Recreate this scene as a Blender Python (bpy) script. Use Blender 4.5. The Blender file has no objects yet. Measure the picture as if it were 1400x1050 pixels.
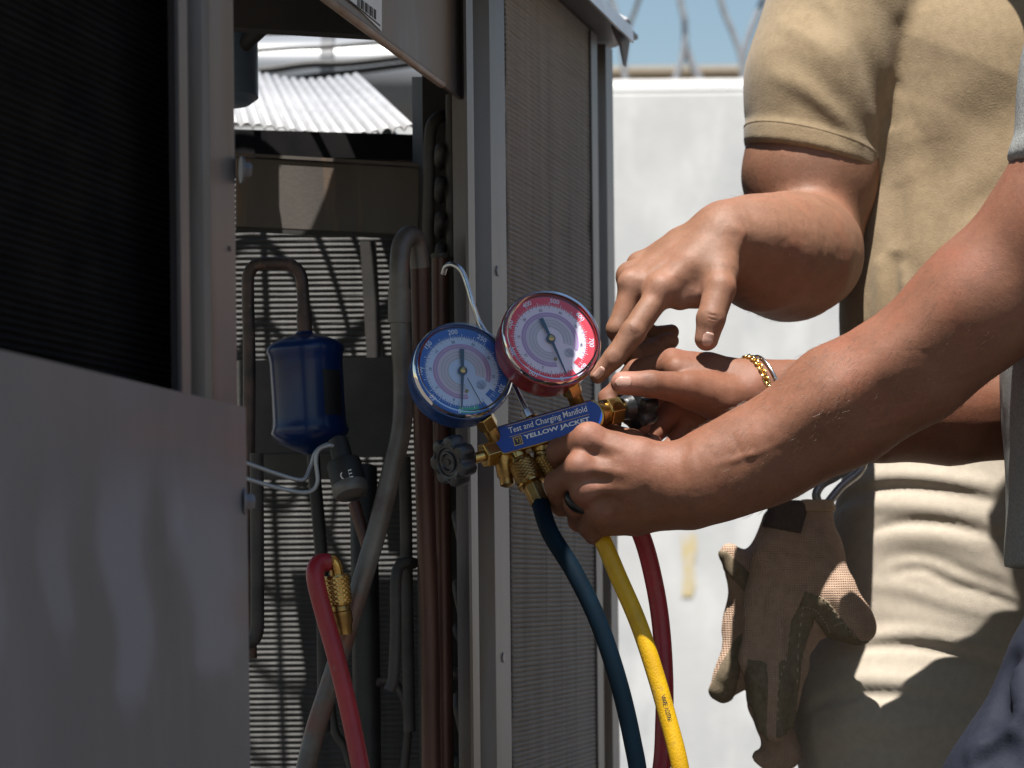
import bpy, bmesh, math, random, time
import numpy as np
from mathutils import Vector, Matrix

random.seed(7)
rng = np.random.default_rng(7)
scene = bpy.context.scene
COL = scene.collection

# ------------------------------------------------------------------ camera
LENS, CAM_Z, ROLL = 85.0, 0.95, math.radians(0.6)
FPX = 1400 * LENS / 36.0
HOR = 805.0
cam_pos = np.array([0.0, 0.0, CAM_Z])
c_r = np.array([math.cos(ROLL), 0, -math.sin(ROLL)])
c_u = np.array([math.sin(ROLL), 0, math.cos(ROLL)])
c_f = np.array([0.0, 1.0, 0.0])
cam = bpy.data.cameras.new('camera')
cam_o = bpy.data.objects.new('camera', cam)
COL.objects.link(cam_o)
M = Matrix(((c_r[0], c_u[0], -c_f[0], 0), (c_r[1], c_u[1], -c_f[1], 0), (c_r[2], c_u[2], -c_f[2], CAM_Z), (0, 0, 0, 1)))
cam_o.matrix_world = M
cam.lens = LENS
cam.sensor_width = 36
cam.sensor_fit = 'HORIZONTAL'
cam.shift_y = (HOR - 525) / 1400.0
cam.clip_start = 0.05
cam.clip_end = 3000
cam.dof.use_dof = True
cam.dof.focus_distance = 1.95
cam.dof.aperture_fstop = 10.0
scene.camera = cam_o

# ------------------------------------------------------------------ light
ELEV = math.radians(70)
AZ = np.array([-0.25, -0.968])
SUN = np.array([AZ[0] * math.cos(ELEV), AZ[1] * math.cos(ELEV), math.sin(ELEV)])
world = bpy.data.worlds.new('World')
scene.world = world
world.use_nodes = True
wn = world.node_tree
sky = wn.nodes.new('ShaderNodeTexSky')
sky.sky_type = 'NISHITA'
sky.sun_disc = False
sky.sun_elevation = ELEV
sky.sun_rotation = math.atan2(SUN[0], SUN[1])
sky.dust_density = 0.0
sky.air_density = 1.6
sky.ozone_density = 2.0
bg = wn.nodes['Background']
bg.inputs['Strength'].default_value = 0.05
wn.links.new(sky.outputs['Color'], bg.inputs['Color'])
sun = bpy.data.lights.new('sun', 'SUN')
sun.energy = 5.0
sun.angle = math.radians(0.53)
sun.color = (1.0, 0.955, 0.89)
sun_o = bpy.data.objects.new('sun', sun)
COL.objects.link(sun_o)
sun_o.location = (-3, -5, 9)
sun_o.rotation_euler = Vector(SUN).to_track_quat('Z', 'Y').to_euler()
scene.view_settings.view_transform = 'Standard'
scene.view_settings.look = 'None'
scene.view_settings.gamma = 1.0
scene.view_settings.exposure = 1.08
scene.cycles.max_bounces = 8
scene.cycles.transparent_max_bounces = 12
scene.cycles.use_denoising = True


def P(x, y, d):
    """point seen at photo pixel (x, y) lying d metres in front of the camera"""
    return cam_pos + d * (c_f + c_r * ((x - 700.0) / FPX) + c_u * ((HOR - y) / FPX))


def px(n, d):
    return n * d / FPX


# ------------------------------------------------------------------ plain objects
def new_obj(name, verts, faces, mat, parent=None, smooth=False, base=None):
    v = np.asarray(verts, dtype=np.float64).reshape(-1, 3)
    if parent is not None:
        org = np.array(parent['_w'])
        loc = (0, 0, 0)
    else:
        if base is None:
            base = np.array([(v[:, 0].min() + v[:, 0].max()) / 2, (v[:, 1].min() + v[:, 1].max()) / 2, v[:, 2].min()])
        org = np.asarray(base, dtype=np.float64)
        loc = tuple(org)
    me = bpy.data.meshes.new(name)
    me.from_pydata([tuple(p) for p in (v - org)], [], faces)
    me.validate()
    if smooth is True:
        me.shade_smooth()
    elif smooth:
        me.shade_smooth()
        try:
            me.set_sharp_from_angle(angle=math.radians(smooth))
        except Exception:
            pass
    o = bpy.data.objects.new(name, me)
    COL.objects.link(o)
    o.location = loc
    if parent is not None:
        o.parent = parent
    o['_w'] = [float(c) for c in org]
    if mat is not None:
        me.materials.append(mat)
    return o


def empty(name, loc, label, cat, group=None):
    o = bpy.data.objects.new(name, None)
    COL.objects.link(o)
    o.empty_display_size = 0.05
    o.location = tuple(loc)
    o['_w'] = [float(c) for c in loc]
    return tag(o, label, cat, group)


def tag(o, label, cat, group=None):
    o['label'] = label
    o['category'] = cat
    if group:
        o['group'] = group
    return o


class MB:
    """collects simple shapes into one mesh"""
    def __init__(self):
        self.v, self.f = [], []

    def add(self, v, f):
        n = len(self.v)
        self.v += [tuple(p) for p in v]
        self.f += [tuple(i + n for i in q) for q in f]
        return self

    def build(self, name, mat, parent=None, smooth=False):
        return new_obj(name, self.v, self.f, mat, parent, smooth)


def nrm(v):
    v = np.asarray(v, dtype=float)
    return v / (np.linalg.norm(v) + 1e-12)


def frame(axis, hint=(0, 0, 1)):
    a = nrm(axis)
    h = np.asarray(hint, float)
    if abs(np.dot(a, nrm(h))) > 0.95:
        h = np.array([1.0, 0, 0])
    s = nrm(np.cross(a, h))
    return a, s, np.cross(s, a)


def spline(pts, n=8):
    p = [np.asarray(q, float) for q in pts]
    out = []
    for i in range(len(p) - 1):
        p0 = p[max(i - 1, 0)]
        p1, p2 = p[i], p[i + 1]
        p3 = p[min(i + 2, len(p) - 1)]
        for k in range(n):
            t = k / n
            out.append(0.5 * ((2 * p1) + (-p0 + p2) * t + (2 * p0 - 5 * p1 + 4 * p2 - p3) * t * t + (-p0 + 3 * p1 - 3 * p2 + p3) * t ** 3))
    out.append(p[-1])
    return out


def tube(path, r, seg=14, cap=True):
    path = [np.asarray(p, float) for p in path]
    n = len(path)
    rr = r if hasattr(r, '__len__') else [r] * n
    v, f = [], []
    t0 = nrm(path[1] - path[0])
    _, s, u = frame(t0)
    for i in range(n):
        t = nrm(path[min(i + 1, n - 1)] - path[max(i - 1, 0)])
        s = nrm(s - t * np.dot(s, t))
        u = np.cross(t, s)
        for k in range(seg):
            a = 2 * math.pi * k / seg
            v.append(path[i] + rr[i] * (math.cos(a) * s + math.sin(a) * u))
    for i in range(n - 1):
        for k in range(seg):
            a, b = i * seg + k, i * seg + (k + 1) % seg
            f.append((a, b, b + seg, a + seg))
    if cap:
        f.append(tuple(range(seg))[::-1])
        f.append(tuple((n - 1) * seg + k for k in range(seg)))
    return v, f


def lathe(org, axis, prof, seg=40, hint=(0, 0, 1), radial=None, cap=True):
    """prof: list of (r, h) along axis; radial(angle, r) may modulate the radius"""
    a, s, u = frame(axis, hint)
    org = np.asarray(org, float)
    v, f = [], []
    for r, h in prof:
        for k in range(seg):
            t = 2 * math.pi * k / seg
            q = radial(t, r) if radial else r
            v.append(org + a * h + q * (math.cos(t) * s + math.sin(t) * u))
    n = len(prof)
    for i in range(n - 1):
        for k in range(seg):
            p, q = i * seg + k, i * seg + (k + 1) % seg
            f.append((p, q, q + seg, p + seg))
    if cap:
        f.append(tuple(range(seg))[::-1])
        f.append(tuple((n - 1) * seg + k for k in range(seg)))
    return v, f


def prism(poly, vec):
    poly = [np.asarray(p, float) for p in poly]
    vec = np.asarray(vec, float)
    n = len(poly)
    v = poly + [p + vec for p in poly]
    f = [tuple(range(n)), tuple(range(2 * n - 1, n - 1, -1))]
    for i in range(n):
        j = (i + 1) % n
        f.append((i, i + n, j + n, j))
    return v, f


def obox(c, a, s, u, ha, hs, hu, bev=0.0):
    """oriented box, half sizes; edges along a bevelled"""
    c = np.asarray(c, float)
    if bev <= 0:
        prof = [(-hs, -hu), (hs, -hu), (hs, hu), (-hs, hu)]
    else:
        b = bev
        prof = [(-hs + b, -hu), (hs - b, -hu), (hs, -hu + b), (hs, hu - b), (hs - b, hu), (-hs + b, hu), (-hs, hu - b), (-hs, -hu + b)]
    return prism([c - a * ha + s * p + u * q for p, q in prof], a * 2 * ha)


def bevel_obj(o, w, seg=2):
    m = o.modifiers.new('bevel', 'BEVEL')
    m.width = w
    m.segments = seg
    m.limit_method = 'ANGLE'
    m.angle_limit = math.radians(35)
    return o


# ------------------------------------------------------------------ materials
def mat(name, c1, c2=None, scale=40, rough=0.5, metal=0.0, bump=0.0, bscale=200, detail=4.0, stretch=(1, 1, 1),
        lo=0.35, hi=0.65, rough2=None, spec=0.5, c3=None, s3=8, lo3=0.55, hi3=0.7, stretch3=(1, 1, 1), coat=0.0, sss=0.0, sheen=0.0):
    m = bpy.data.materials.new(name)
    m.use_nodes = True
    nt = m.node_tree
    b = nt.nodes['Principled BSDF']
    b.inputs['Roughness'].default_value = rough
    b.inputs['Metallic'].default_value = metal
    b.inputs['Specular IOR Level'].default_value = spec
    b.inputs['Coat Weight'].default_value = coat
    b.inputs['Coat Roughness'].default_value = 0.12
    if sheen:
        b.inputs['Sheen Weight'].default_value = sheen
        b.inputs['Sheen Roughness'].default_value = 0.5
    if sss:
        b.inputs['Subsurface Weight'].default_value = sss
        b.inputs['Subsurface Radius'].default_value = (0.004, 0.0016, 0.0008)
        b.inputs['Subsurface Scale'].default_value = 1.0
    tc = nt.nodes.new('ShaderNodeTexCoord')

    def noise(sc, st, det=detail, rgh=0.6):
        mp = nt.nodes.new('ShaderNodeMapping')
        mp.inputs['Scale'].default_value = st
        nt.links.new(tc.outputs['Object'], mp.inputs['Vector'])
        nz = nt.nodes.new('ShaderNodeTexNoise')
        nz.inputs['Scale'].default_value = sc
        nz.inputs['Detail'].default_value = det
        nz.inputs['Roughness'].default_value = rgh
        nt.links.new(mp.outputs['Vector'], nz.inputs['Vector'])
        return nz

    def ramp(src, a, bb):
        mr = nt.nodes.new('ShaderNodeMapRange')
        mr.inputs['From Min'].default_value = a
        mr.inputs['From Max'].default_value = bb
        nt.links.new(src, mr.inputs['Value'])
        return mr.outputs['Result']

    def mix(fac, a, bcol):
        mx = nt.nodes.new('ShaderNodeMix')
        mx.data_type = 'RGBA'
        nt.links.new(fac, mx.inputs['Factor'])
        for i, c in ((6, a), (7, bcol)):
            if hasattr(c, 'is_linked'):
                nt.links.new(c, mx.inputs[i])
            else:
                mx.inputs[i].default_value = (*c, 1)
        return mx.outputs[2]

    col = None
    if c2 is not None:
        nz = noise(scale, stretch)
        fac = ramp(nz.outputs['Fac'], lo, hi)
        col = mix(fac, c1, c2)
        if rough2 is not None:
            mr = nt.nodes.new('ShaderNodeMapRange')
            mr.inputs['To Min'].default_value = rough
            mr.inputs['To Max'].default_value = rough2
            nt.links.new(fac, mr.inputs['Value'])
            nt.links.new(mr.outputs['Result'], b.inputs['Roughness'])
    if c3 is not None:
        nz3 = noise(s3, stretch3)
        col = mix(ramp(nz3.outputs['Fac'], lo3, hi3), col if col is not None else c1, c3)
    if col is None:
        b.inputs['Base Color'].default_value = (*c1, 1)
    else:
        nt.links.new(col, b.inputs['Base Color'])
    if bump > 0:
        nb = noise(bscale, (1, 1, 1), 3.0)
        bp = nt.nodes.new('ShaderNodeBump')
        bp.inputs['Strength'].default_value = bump
        bp.inputs['Distance'].default_value = 0.001
        nt.links.new(nb.outputs['Fac'], bp.inputs['Height'])
        nt.links.new(bp.outputs['Normal'], b.inputs['Normal'])
    m['_col'] = 1
    return m


def wave_bump(m, scale, strength, dist=0.0006, direction='Z', second=None, mode='BANDS'):
    """adds fine woven / knurled relief to a material made with mat()"""
    nt = m.node_tree
    b = nt.nodes['Principled BSDF']
    tc = nt.nodes.new('ShaderNodeTexCoord')
    outs = []
    for d in ([direction] + ([second] if second else [])):
        w = nt.nodes.new('ShaderNodeTexWave')
        w.wave_type = 'BANDS'
        w.bands_direction = d
        w.inputs['Scale'].default_value = scale
        w.inputs['Distortion'].default_value = 0.6
        w.inputs['Detail'].default_value = 1
        nt.links.new(tc.outputs['Object'], w.inputs['Vector'])
        outs.append(w.outputs['Fac'])
    h = outs[0]
    if len(outs) > 1:
        mm = nt.nodes.new('ShaderNodeMath')
        mm.operation = 'MULTIPLY'
        nt.links.new(outs[0], mm.inputs[0])
        nt.links.new(outs[1], mm.inputs[1])
        h = mm.outputs[0]
    bp = nt.nodes.new('ShaderNodeBump')
    bp.inputs['Strength'].default_value = strength
    bp.inputs['Distance'].default_value = dist
    nt.links.new(h, bp.inputs['Height'])
    if b.inputs['Normal'].is_linked:
        nt.links.new(b.inputs['Normal'].links[0].from_socket, bp.inputs['Normal'])
    nt.links.new(bp.outputs['Normal'], b.inputs['Normal'])
    return m


def glass_mat():
    m = bpy.data.materials.new('clear_lens')
    m.use_nodes = True
    nt = m.node_tree
    nt.nodes.remove(nt.nodes['Principled BSDF'])
    out = nt.nodes['Material Output']
    tr = nt.nodes.new('ShaderNodeBsdfTransparent')
    tr.inputs['Color'].default_value = (0.93, 0.94, 0.95, 1)
    gl = nt.nodes.new('ShaderNodeBsdfGlossy')
    gl.inputs['Roughness'].default_value = 0.05
    fr = nt.nodes.new('ShaderNodeFresnel')
    fr.inputs['IOR'].default_value = 1.5
    mx = nt.nodes.new('ShaderNodeMixShader')
    nt.links.new(fr.outputs[0], mx.inputs[0])
    nt.links.new(tr.outputs[0], mx.inputs[1])
    nt.links.new(gl.outputs[0], mx.inputs[2])
    nt.links.new(mx.outputs[0], out.inputs['Surface'])
    return m


K = {}
K['galv'] = mat('grey_sheet_steel', (0.145, 0.136, 0.148), (0.118, 0.11, 0.116), 5, 0.38, 0.35, 0.15, 300, stretch=(1, 1, 0.35), c3=(0.162, 0.156, 0.178), s3=6, stretch3=(1.6, 1.6, 0.5), lo3=0.45, hi3=0.7, rough2=0.55)
K['post'] = mat('grey_post_steel', (0.16, 0.148, 0.154), (0.12, 0.11, 0.113), 14, 0.4, 0.45, 0.12, 260, stretch=(1, 1, 0.12), c3=(0.115, 0.09, 0.075), s3=16, stretch3=(1, 1, 0.12), lo3=0.52, hi3=0.66)
K['gusset'] = mat('weathered_plate', (0.115, 0.098, 0.092), (0.16, 0.152, 0.158), 22, 0.45, 0.3, 0.15, 260, stretch=(1, 1, 0.14), c3=(0.14, 0.10, 0.07), s3=9, stretch3=(1, 1, 0.3), lo3=0.52, hi3=0.7)
K['rustbeam'] = mat('stained_steel_beam', (0.095, 0.083, 0.075), (0.062, 0.053, 0.048), 14, 0.55, 0.2, 0.2, 300, stretch=(1, 1, 0.25), c3=(0.17, 0.105, 0.065), s3=16, stretch3=(1, 1, 0.12), lo3=0.6, hi3=0.68)
K['plate'] = mat('dusty_zinc_plate', (0.06, 0.06, 0.059), (0.088, 0.086, 0.082), 30, 0.6, 0.2, 0.15, 300)
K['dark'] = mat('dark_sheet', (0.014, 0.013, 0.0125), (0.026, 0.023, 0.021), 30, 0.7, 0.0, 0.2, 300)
K['black'] = mat('black_rubber', (0.012, 0.012, 0.013), (0.022, 0.021, 0.02), 60, 0.55, 0, 0.25, 700)
K['coilblack'] = mat('black_coil_fins', (0.006, 0.006, 0.007), (0.012, 0.011, 0.011), 30, 0.85, 0, 0, spec=0.1)  # one near-black fin colour
K['fin'] = mat('dusty_aluminium_fins', (0.275, 0.243, 0.217), (0.215, 0.19, 0.17), 9, 0.7, 0.1, 0.5, 900, stretch=(6, 6, 0.3), c3=(0.16, 0.143, 0.13), s3=60, stretch3=(1, 1, 0.03), lo3=0.55, hi3=0.66)
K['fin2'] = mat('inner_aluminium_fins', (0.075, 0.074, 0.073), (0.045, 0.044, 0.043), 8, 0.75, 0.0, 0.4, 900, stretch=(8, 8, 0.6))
K['copper'] = mat('weathered_copper_pipe', (0.085, 0.068, 0.059), (0.14, 0.127, 0.116), 26, 0.42, 0.35, 0.25, 400, c3=(0.15, 0.065, 0.045), s3=14, lo3=0.55, hi3=0.68)
K['copperdark'] = mat('brown_copper_pipe', (0.058, 0.025, 0.018), (0.095, 0.042, 0.030), 20, 0.42, 0.4, 0.25, 400, stretch=(1, 1, 0.3))
K['burnt'] = mat('burnt_brazed_pipe', (0.035, 0.028, 0.026), (0.10, 0.06, 0.05), 40, 0.5, 0.3, 0.4, 500, c3=(0.2, 0.11, 0.09), s3=70, lo3=0.6, hi3=0.7)
K['pipedark'] = mat('dusty_dark_pipe', (0.032, 0.029, 0.027), (0.058, 0.051, 0.046), 40, 0.6, 0.1, 0.3, 500)
K['drier'] = mat('blue_enamel', (0.0025, 0.016, 0.078), (0.004, 0.024, 0.11), 24, 0.3, 0, 0.12, 160, stretch=(1, 1, 0.3), coat=0.15, spec=.3, c3=(0.004, 0.012, 0.04), s3=14, lo3=0.58, hi3=0.7)
K['soot'] = mat('soot_stain', (0.008, 0.008, 0.01), (0.02, 0.018, 0.018), 60, 0.5)
K['brass'] = mat('yellow_brass', (0.56, 0.37, 0.13), (0.42, 0.26, 0.085), 60, 0.26, 1.0, 0.1, 500)
K['brassdark'] = mat('aged_brass', (0.40, 0.25, 0.09), (0.24, 0.15, 0.06), 80, 0.34, 1.0, 0.2, 500)
K['chrome'] = mat('bright_steel', (0.55, 0.56, 0.58), (0.45, 0.46, 0.48), 90, 0.25, 1.0, 0.05, 500)
K['silverwire'] = mat('silver_cable', (0.32, 0.33, 0.36), None, rough=0.35, metal=0.3)
K['bluecase'] = mat('blue_gauge_shell', (0.004, 0.045, 0.20), (0.005, 0.055, 0.235), 30, 0.3, 0, 0.05, 600, coat=0.35)
K['redcase'] = mat('dark_red_gauge_shell', (0.20, 0.012, 0.014), (0.24, 0.016, 0.018), 30, 0.32, 0, 0.05, 600, coat=0.3)
K['lidedge'] = mat('sky_shine_lid_edge', (0.5, 0.51, 0.53), (0.4, 0.4, 0.42), 20, 0.35, 0.5)  # paler than the lid: the sky's reflection is put into the colour
K['lens'] = glass_mat()
K['d_white'] = mat('dial_white_print', (0.62, 0.66, 0.77), None, rough=0.6)  # white print with the bluish cast of the shade mixed in
K['d_white_blue'] = mat('dial_white_shade_blue', (0.47, 0.57, 0.80), None, rough=0.6)  # white dial, blue of the shade and lens glare put into its colour
K['d_white_red'] = mat('dial_white_shade_pink', (0.68, 0.60, 0.73), None, rough=0.6)  # white dial, pinkish cast of the shade put into its colour
K['d_blue'] = mat('dial_blue_print', (0.012, 0.10, 0.42), None, rough=0.6)
K['d_red'] = mat('dial_red_print', (0.62, 0.03, 0.055), None, rough=0.6)
K['d_purple'] = mat('dial_purple_print', (0.42, 0.24, 0.50), None, rough=0.6)
K['d_grey'] = mat('dial_grey_print', (0.40, 0.42, 0.47), None, rough=0.6)
K['d_lilac'] = mat('dial_lilac_print', (0.55, 0.48, 0.60), None, rough=0.6)
K['d_green'] = mat('dial_green_print', (0.03, 0.30, 0.24), None, rough=0.6)
K['d_black'] = mat('dial_black_print', (0.015, 0.02, 0.04), None, rough=0.5)
K['needle'] = mat('blue_grey_needle', (0.02, 0.05, 0.09), None, rough=0.4)
K['labelblue'] = mat('blue_label', (0.006, 0.045, 0.30), (0.008, 0.055, 0.34), 50, 0.3, 0, 0.03, 300, coat=0.2)
K['printwhite'] = mat('white_print', (0.78, 0.78, 0.78), None, rough=0.5)
K['printgold'] = mat('gold_print', (0.55, 0.36, 0.10), None, rough=0.45)
K['printblack'] = mat('black_print', (0.02, 0.02, 0.02), None, rough=0.6)
K['paper'] = mat('white_sticker', (0.66, 0.68, 0.72), (0.58, 0.6, 0.63), 40, 0.5)
K['hose_blue'] = mat('dark_blue_rubber', (0.0008, 0.007, 0.014), (0.001, 0.009, 0.019), 60, 0.68, 0, 0.25, 900, spec=0.12)
K['hose_yellow'] = mat('yellow_rubber', (0.62, 0.36, 0.004), (0.52, 0.29, 0.004), 50, 0.42, 0, 0.5, 700, detail=2, c3=(.40, .24, .03), s3=70, lo3=.62, hi3=.74)
K['hose_red'] = mat('red_rubber', (0.29, 0.010, 0.020), (0.23, 0.008, 0.015), 50, 0.42, 0, 0.25, 700, c3=(.25, .035, .04), s3=80, lo3=.58, hi3=.72)
K['gold'] = mat('gold_chain_metal', (0.85, 0.58, 0.2), None, rough=0.2, metal=1.0)
K['wall'] = mat('pale_concrete', (0.545, 0.537, 0.52), (0.41, 0.413, 0.417), 1.7, 0.85, 0, 0.9, 45, detail=8, c3=(0.60, 0.595, 0.58), s3=5, lo3=0.5, hi3=0.7, stretch3=(1, 1, .4), spec=0.2)
K['wallmark'] = mat('faded_yellow_paint', (0.52, 0.42, 0.22), (0.50, 0.47, 0.43), 9, 0.85, lo=0.42, hi=0.62)
K['ground'] = mat('dusty_concrete_ground', (0.095, 0.085, 0.074), (0.07, 0.062, 0.054), 1.2, 0.9, 0, 0.4, 40, detail=8, spec=0.2)
K['tanroof'] = mat('tan_building_paint', (0.46, 0.38, 0.29), (0.40, 0.33, 0.25), 2, 0.9)
K['wire'] = mat('galvanised_wire', (0.30, 0.31, 0.33), (0.22, 0.22, 0.23), 30, 0.5, 0.3)
K['duct'] = mat('white_duct_skin', (0.20, 0.21, 0.225), (0.17, 0.18, 0.195), 4, 0.35, 0.1, 0.1, 30)
K['corr'] = mat('bare_corrugated_sheet', (0.36, 0.36, 0.365), (0.29, 0.29, 0.295), 12, 0.5, 0.1, 0.1, 60)

# ------------------------------------------------------------------ setting: ground, wall, wire
o = new_obj('ground', [(-400, -400, 0), (400, -400, 0), (400, 900, 0), (-400, 900, 0)], [(0, 1, 2, 3)], K['ground'])
o['kind'] = 'structure'

WD = 9.4
wz = P(950, 105, WD)[2]
mb = MB()
for i in range(6):                               # the wall is cast in panels with a narrow joint
    x0 = -7.0 + i * 3.6
    mb2 = prism([(x0, WD, 0), (x0 + 3.585, WD, 0), (x0 + 3.585, WD, wz - .046), (x0, WD, wz - .046)], (0, 0.25, 0))
    if i == 0:
        wall = empty('concrete_wall', (2, WD, 0), 'long pale concrete wall standing behind the two workers', 'wall')
    w = new_obj('wall_panel', mb2[0], mb2[1], K['wall'], wall)
    bevel_obj(w, 0.02, 2)
cap = prism([(-7.0, WD, wz - .045), (-7.0, WD + .05, wz), (-7.0, WD + .2, wz), (-7.0, WD + .25, wz - .045)], (21.6, 0, 0))
new_obj('coping', cap[0], cap[1], K['wall'], wall)
a = [P(930, 730, WD - .004), P(951, 728, WD - .004), P(953, 752, WD - .004), P(949, 772, WD - .004), P(951, 800, WD - .004), P(946, 816, WD - .004), P(932, 815, WD - .004), P(935, 780, WD - .004), P(932, 752, WD - .004)]
new_obj('paint_mark', a, [tuple(range(len(a)))[::-1]], K['wallmark'], wall)

# a tan roofline shows over the wall
b0, b1 = P(600, 112, 60), P(1500, 112, 60)
zt = P(900, 94, 60)[2]
bld = empty('low_building', (b0[0] * .5 + b1[0] * .5, 60, 0), 'low tan building whose roofline shows just above the concrete wall', 'building')
v, f = prism([(b0[0] - 6, 60, 0), (b1[0] + 6, 60, 0), (b1[0] + 6, 60, zt - .12), (b0[0] - 6, 60, zt - .12)], (0, 9, 0))
new_obj('wall', v, f, K['tanroof'], bld)
v, f = prism([(b0[0] - 6.2, 59.7, zt - .12), (b1[0] + 6.2, 59.7, zt - .12), (b1[0] + 6.2, 59.7, zt), (b0[0] - 6.2, 59.7, zt)], (0, 9.6, 0))
new_obj('roof', v, f, K['tanroof'], bld)

# coiled wire on the wall: loops of thick wire stretched along the top, and its stakes
rw = empty('coiled_wire', (1.0, WD + .1, wz), 'coil of security wire running along the top of the concrete wall', 'wire fence')


def wall_wire(pts, r=.010):
    q = spline([P(x, y, WD + dd) for x, y, dd in pts], 8)
    v, f = tube(q, r, 8)
    return new_obj('wire_loop', v, f, K['wire'], rw, True)


wall_wire([(856, 118, .1), (853, 90, .12), (858, 45, .1), (868, 15, .05), (884, -20, .0), (930, -60, .0)])
wall_wire([(925, -40, .1), (930, 0, .1), (936, 30, .1), (936, 60, .1), (931, 85, .1), (922, 112, .1)], 0.0128)
wall_wire([(936, 60, .12), (945, 85, .12), (958, 112, .12)], .016)
wall_wire([(978, -40, .1), (988, 10, .1), (1002, 45, .1), (1012, 75, .1), (1016, 112, .1)], 0.012)
wall_wire([(1060, -50, .15), (1043, 0, .15), (1027, 40, .15), (1017, 75, .15), (1016, 112, .15)], .013)
wall_wire([(800, -60, .1), (826, -20, .1), (845, 30, .1), (856, 118, .1)], .012)
for k in range(4):
    x0 = 1090 + k * 85
    wall_wire([(x0 - 60, -50, .1), (x0 - 20, 20, .1), (x0, 75, .1), (x0 + 3, 112, .1)], 0.0112)
    wall_wire([(x0 + 70, -50, .14), (x0 + 30, 20, .14), (x0 + 8, 75, .14), (x0 + 3, 112, .14)], .013)

# ------------------------------------------------------------------ the condenser unit
KU, XV = 4.948e-4, 1620.0
e1 = nrm([(XV - 700.0) / FPX, 1.0, 0.0])         # along the long side, away from the camera
nn = np.array([e1[1], -e1[0], 0.0])              # outward normal of that side
U0 = P(680, HOR, 1 / (KU * (XV - 680)))
zz = np.array([0, 0, 1.0])


def on(x, y, w=0.0):
    """point where the ray of pixel (x,y) meets the side plane moved w metres inwards"""
    d = P(x, y, 1.0) - cam_pos
    t = np.dot(U0 - nn * w - cam_pos, nn) / np.dot(d, nn)
    return cam_pos + d * t


def sat(x, w=0.0):
    return float(np.dot(on(x, HOR, w) - U0, e1))


def ul(s, w, z):
    return np.array([U0[0], U0[1], 0]) + e1 * s - nn * w + zz * z


LIDZ = CAM_Z + .588
unit = empty('condenser_unit', tuple(ul(-.4, .35, 0)), 'large grey outdoor condenser unit with its side panel off and pipes showing', 'air conditioner')


def vprof(name, prof, z0, z1, m, close=True):
    """upright sheet-metal section: prof in (s, w)"""
    # folded sheet 2.5 mm thick: the outline and its inner offset
    inner = []
    for i, (a, b) in enumerate(prof):
        p0, p1 = np.array(prof[max(i - 1, 0)]), np.array(prof[min(i + 1, len(prof) - 1)])
        t = nrm(p1 - p0)
        inner.append((a - t[1] * .0025, b + t[0] * .0025))
    prof = list(prof) + inner[::-1]
    n = len(prof)
    v = [ul(s, w, z0) for s, w in prof] + [ul(s, w, z1) for s, w in prof]
    f = [(i, (i + 1) % n, (i + 1) % n + n, i + n) for i in range(n)] + [tuple(range(n))[::-1], tuple(range(n, 2 * n))]
    return new_obj(name, v, f, m, unit)


# left lower side panel, slightly nearer than the corner post
poly = [on(-260, 428), on(0, 482), on(323, 556)]
pb = [on(329, 1050), ul(sat(329), 0, .12), ul(sat(-260), 0, .12)]
side = poly + pb
NXg, NYg = 90, 70
gv, gp = [], []
bot = .12
for iy in range(NYg + 1):
    for ix in range(NXg + 1):
        x = -260 + (329 + 260) * ix / NXg
        yt = 428 + (x + 260) * (54 / 260.) if x < 0 else 482 + x * (74 / 323.)
        xx = x - 6 * (1 - iy / NYg) * (x > 0) * x / 329
        top_ = on(xx, yt) + nn * .004
        b_ = np.array([top_[0], top_[1], bot])
        t = iy / NYg
        p = top_ * (1 - t) + b_ * t
        gv.append(p)
        gp.append((xx, HOR - (p[2] - CAM_Z) * FPX / p[1]))
gf = [(iy * (NXg + 1) + ix, iy * (NXg + 1) + ix + 1, (iy + 1) * (NXg + 1) + ix + 1, (iy + 1) * (NXg + 1) + ix) for iy in range(NYg) for ix in range(NXg)]
gp = np.array(gp)


def ss(a, b, x):
    t = np.clip((x - a) / (b - a), 0, 1)
    return t * t * (3 - 2 * t)


def drip(cx, w, y0, y1, amp, lean=0.0):
    """dried water run: soft sides, faint top, rounded lower end"""
    x, y = gp[:, 0], gp[:, 1]
    wob = 8 * np.sin(y / 37.0 + cx) + lean * (y - y0)
    ww = w * (1 - .35 * ss(y0, y1, y))
    side = 1 - ss(ww * .6, ww * 1.25, np.abs(x - cx - wob))
    ends = ss(y0 - 50, y0 + 110, y) * (1 - ss(y1 - 28, y1 + 8, y + ((x - cx - wob) / ww) ** 2 * 26))
    return amp * side * ends


stain = np.clip(drip(148, 36, 620, 975, .8, .05) + drip(268, 48, 625, 930, .85, .03) + drip(60, 26, 660, 880, .5) + drip(-40, 30, 640, 960, .5) + drip(215, 18, 600, 760, .35), 0, 1)
xq, yq = gp[:, 0], gp[:, 1]
red = np.clip(.8 * np.exp(-((xq - 305) / 30) ** 2 - ((yq - 600) / 40) ** 2) + .7 * np.exp(-((xq - 195) / 50) ** 2 - ((yq - 585) / 26) ** 2) + .8 * np.exp(-((xq - 312) / 18) ** 2 - ((yq - 825) / 26) ** 2), 0, 1)
sp = new_obj('side_panel', gv, gf, None, unit)
at = sp.data.attributes.new('tint', 'FLOAT_COLOR', 'POINT')
at.data.foreach_set('color', np.stack([stain, red, stain * 0, stain * 0 + 1], 1).astype(np.float32).ravel())
md = sp.modifiers.new('thick', 'SOLIDIFY')
md.thickness = .0025
pm = mat('stained_sheet_steel', (0.155, 0.149, 0.162), (0.128, 0.121, 0.129), 5, 0.42, 0.3, 0.15, 300, stretch=(1, 1, 0.35), c3=(0.165, 0.158, 0.175), s3=16, stretch3=(1, 1, .1), lo3=.5, hi3=.7, rough2=.55)
nt = pm.node_tree
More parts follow.
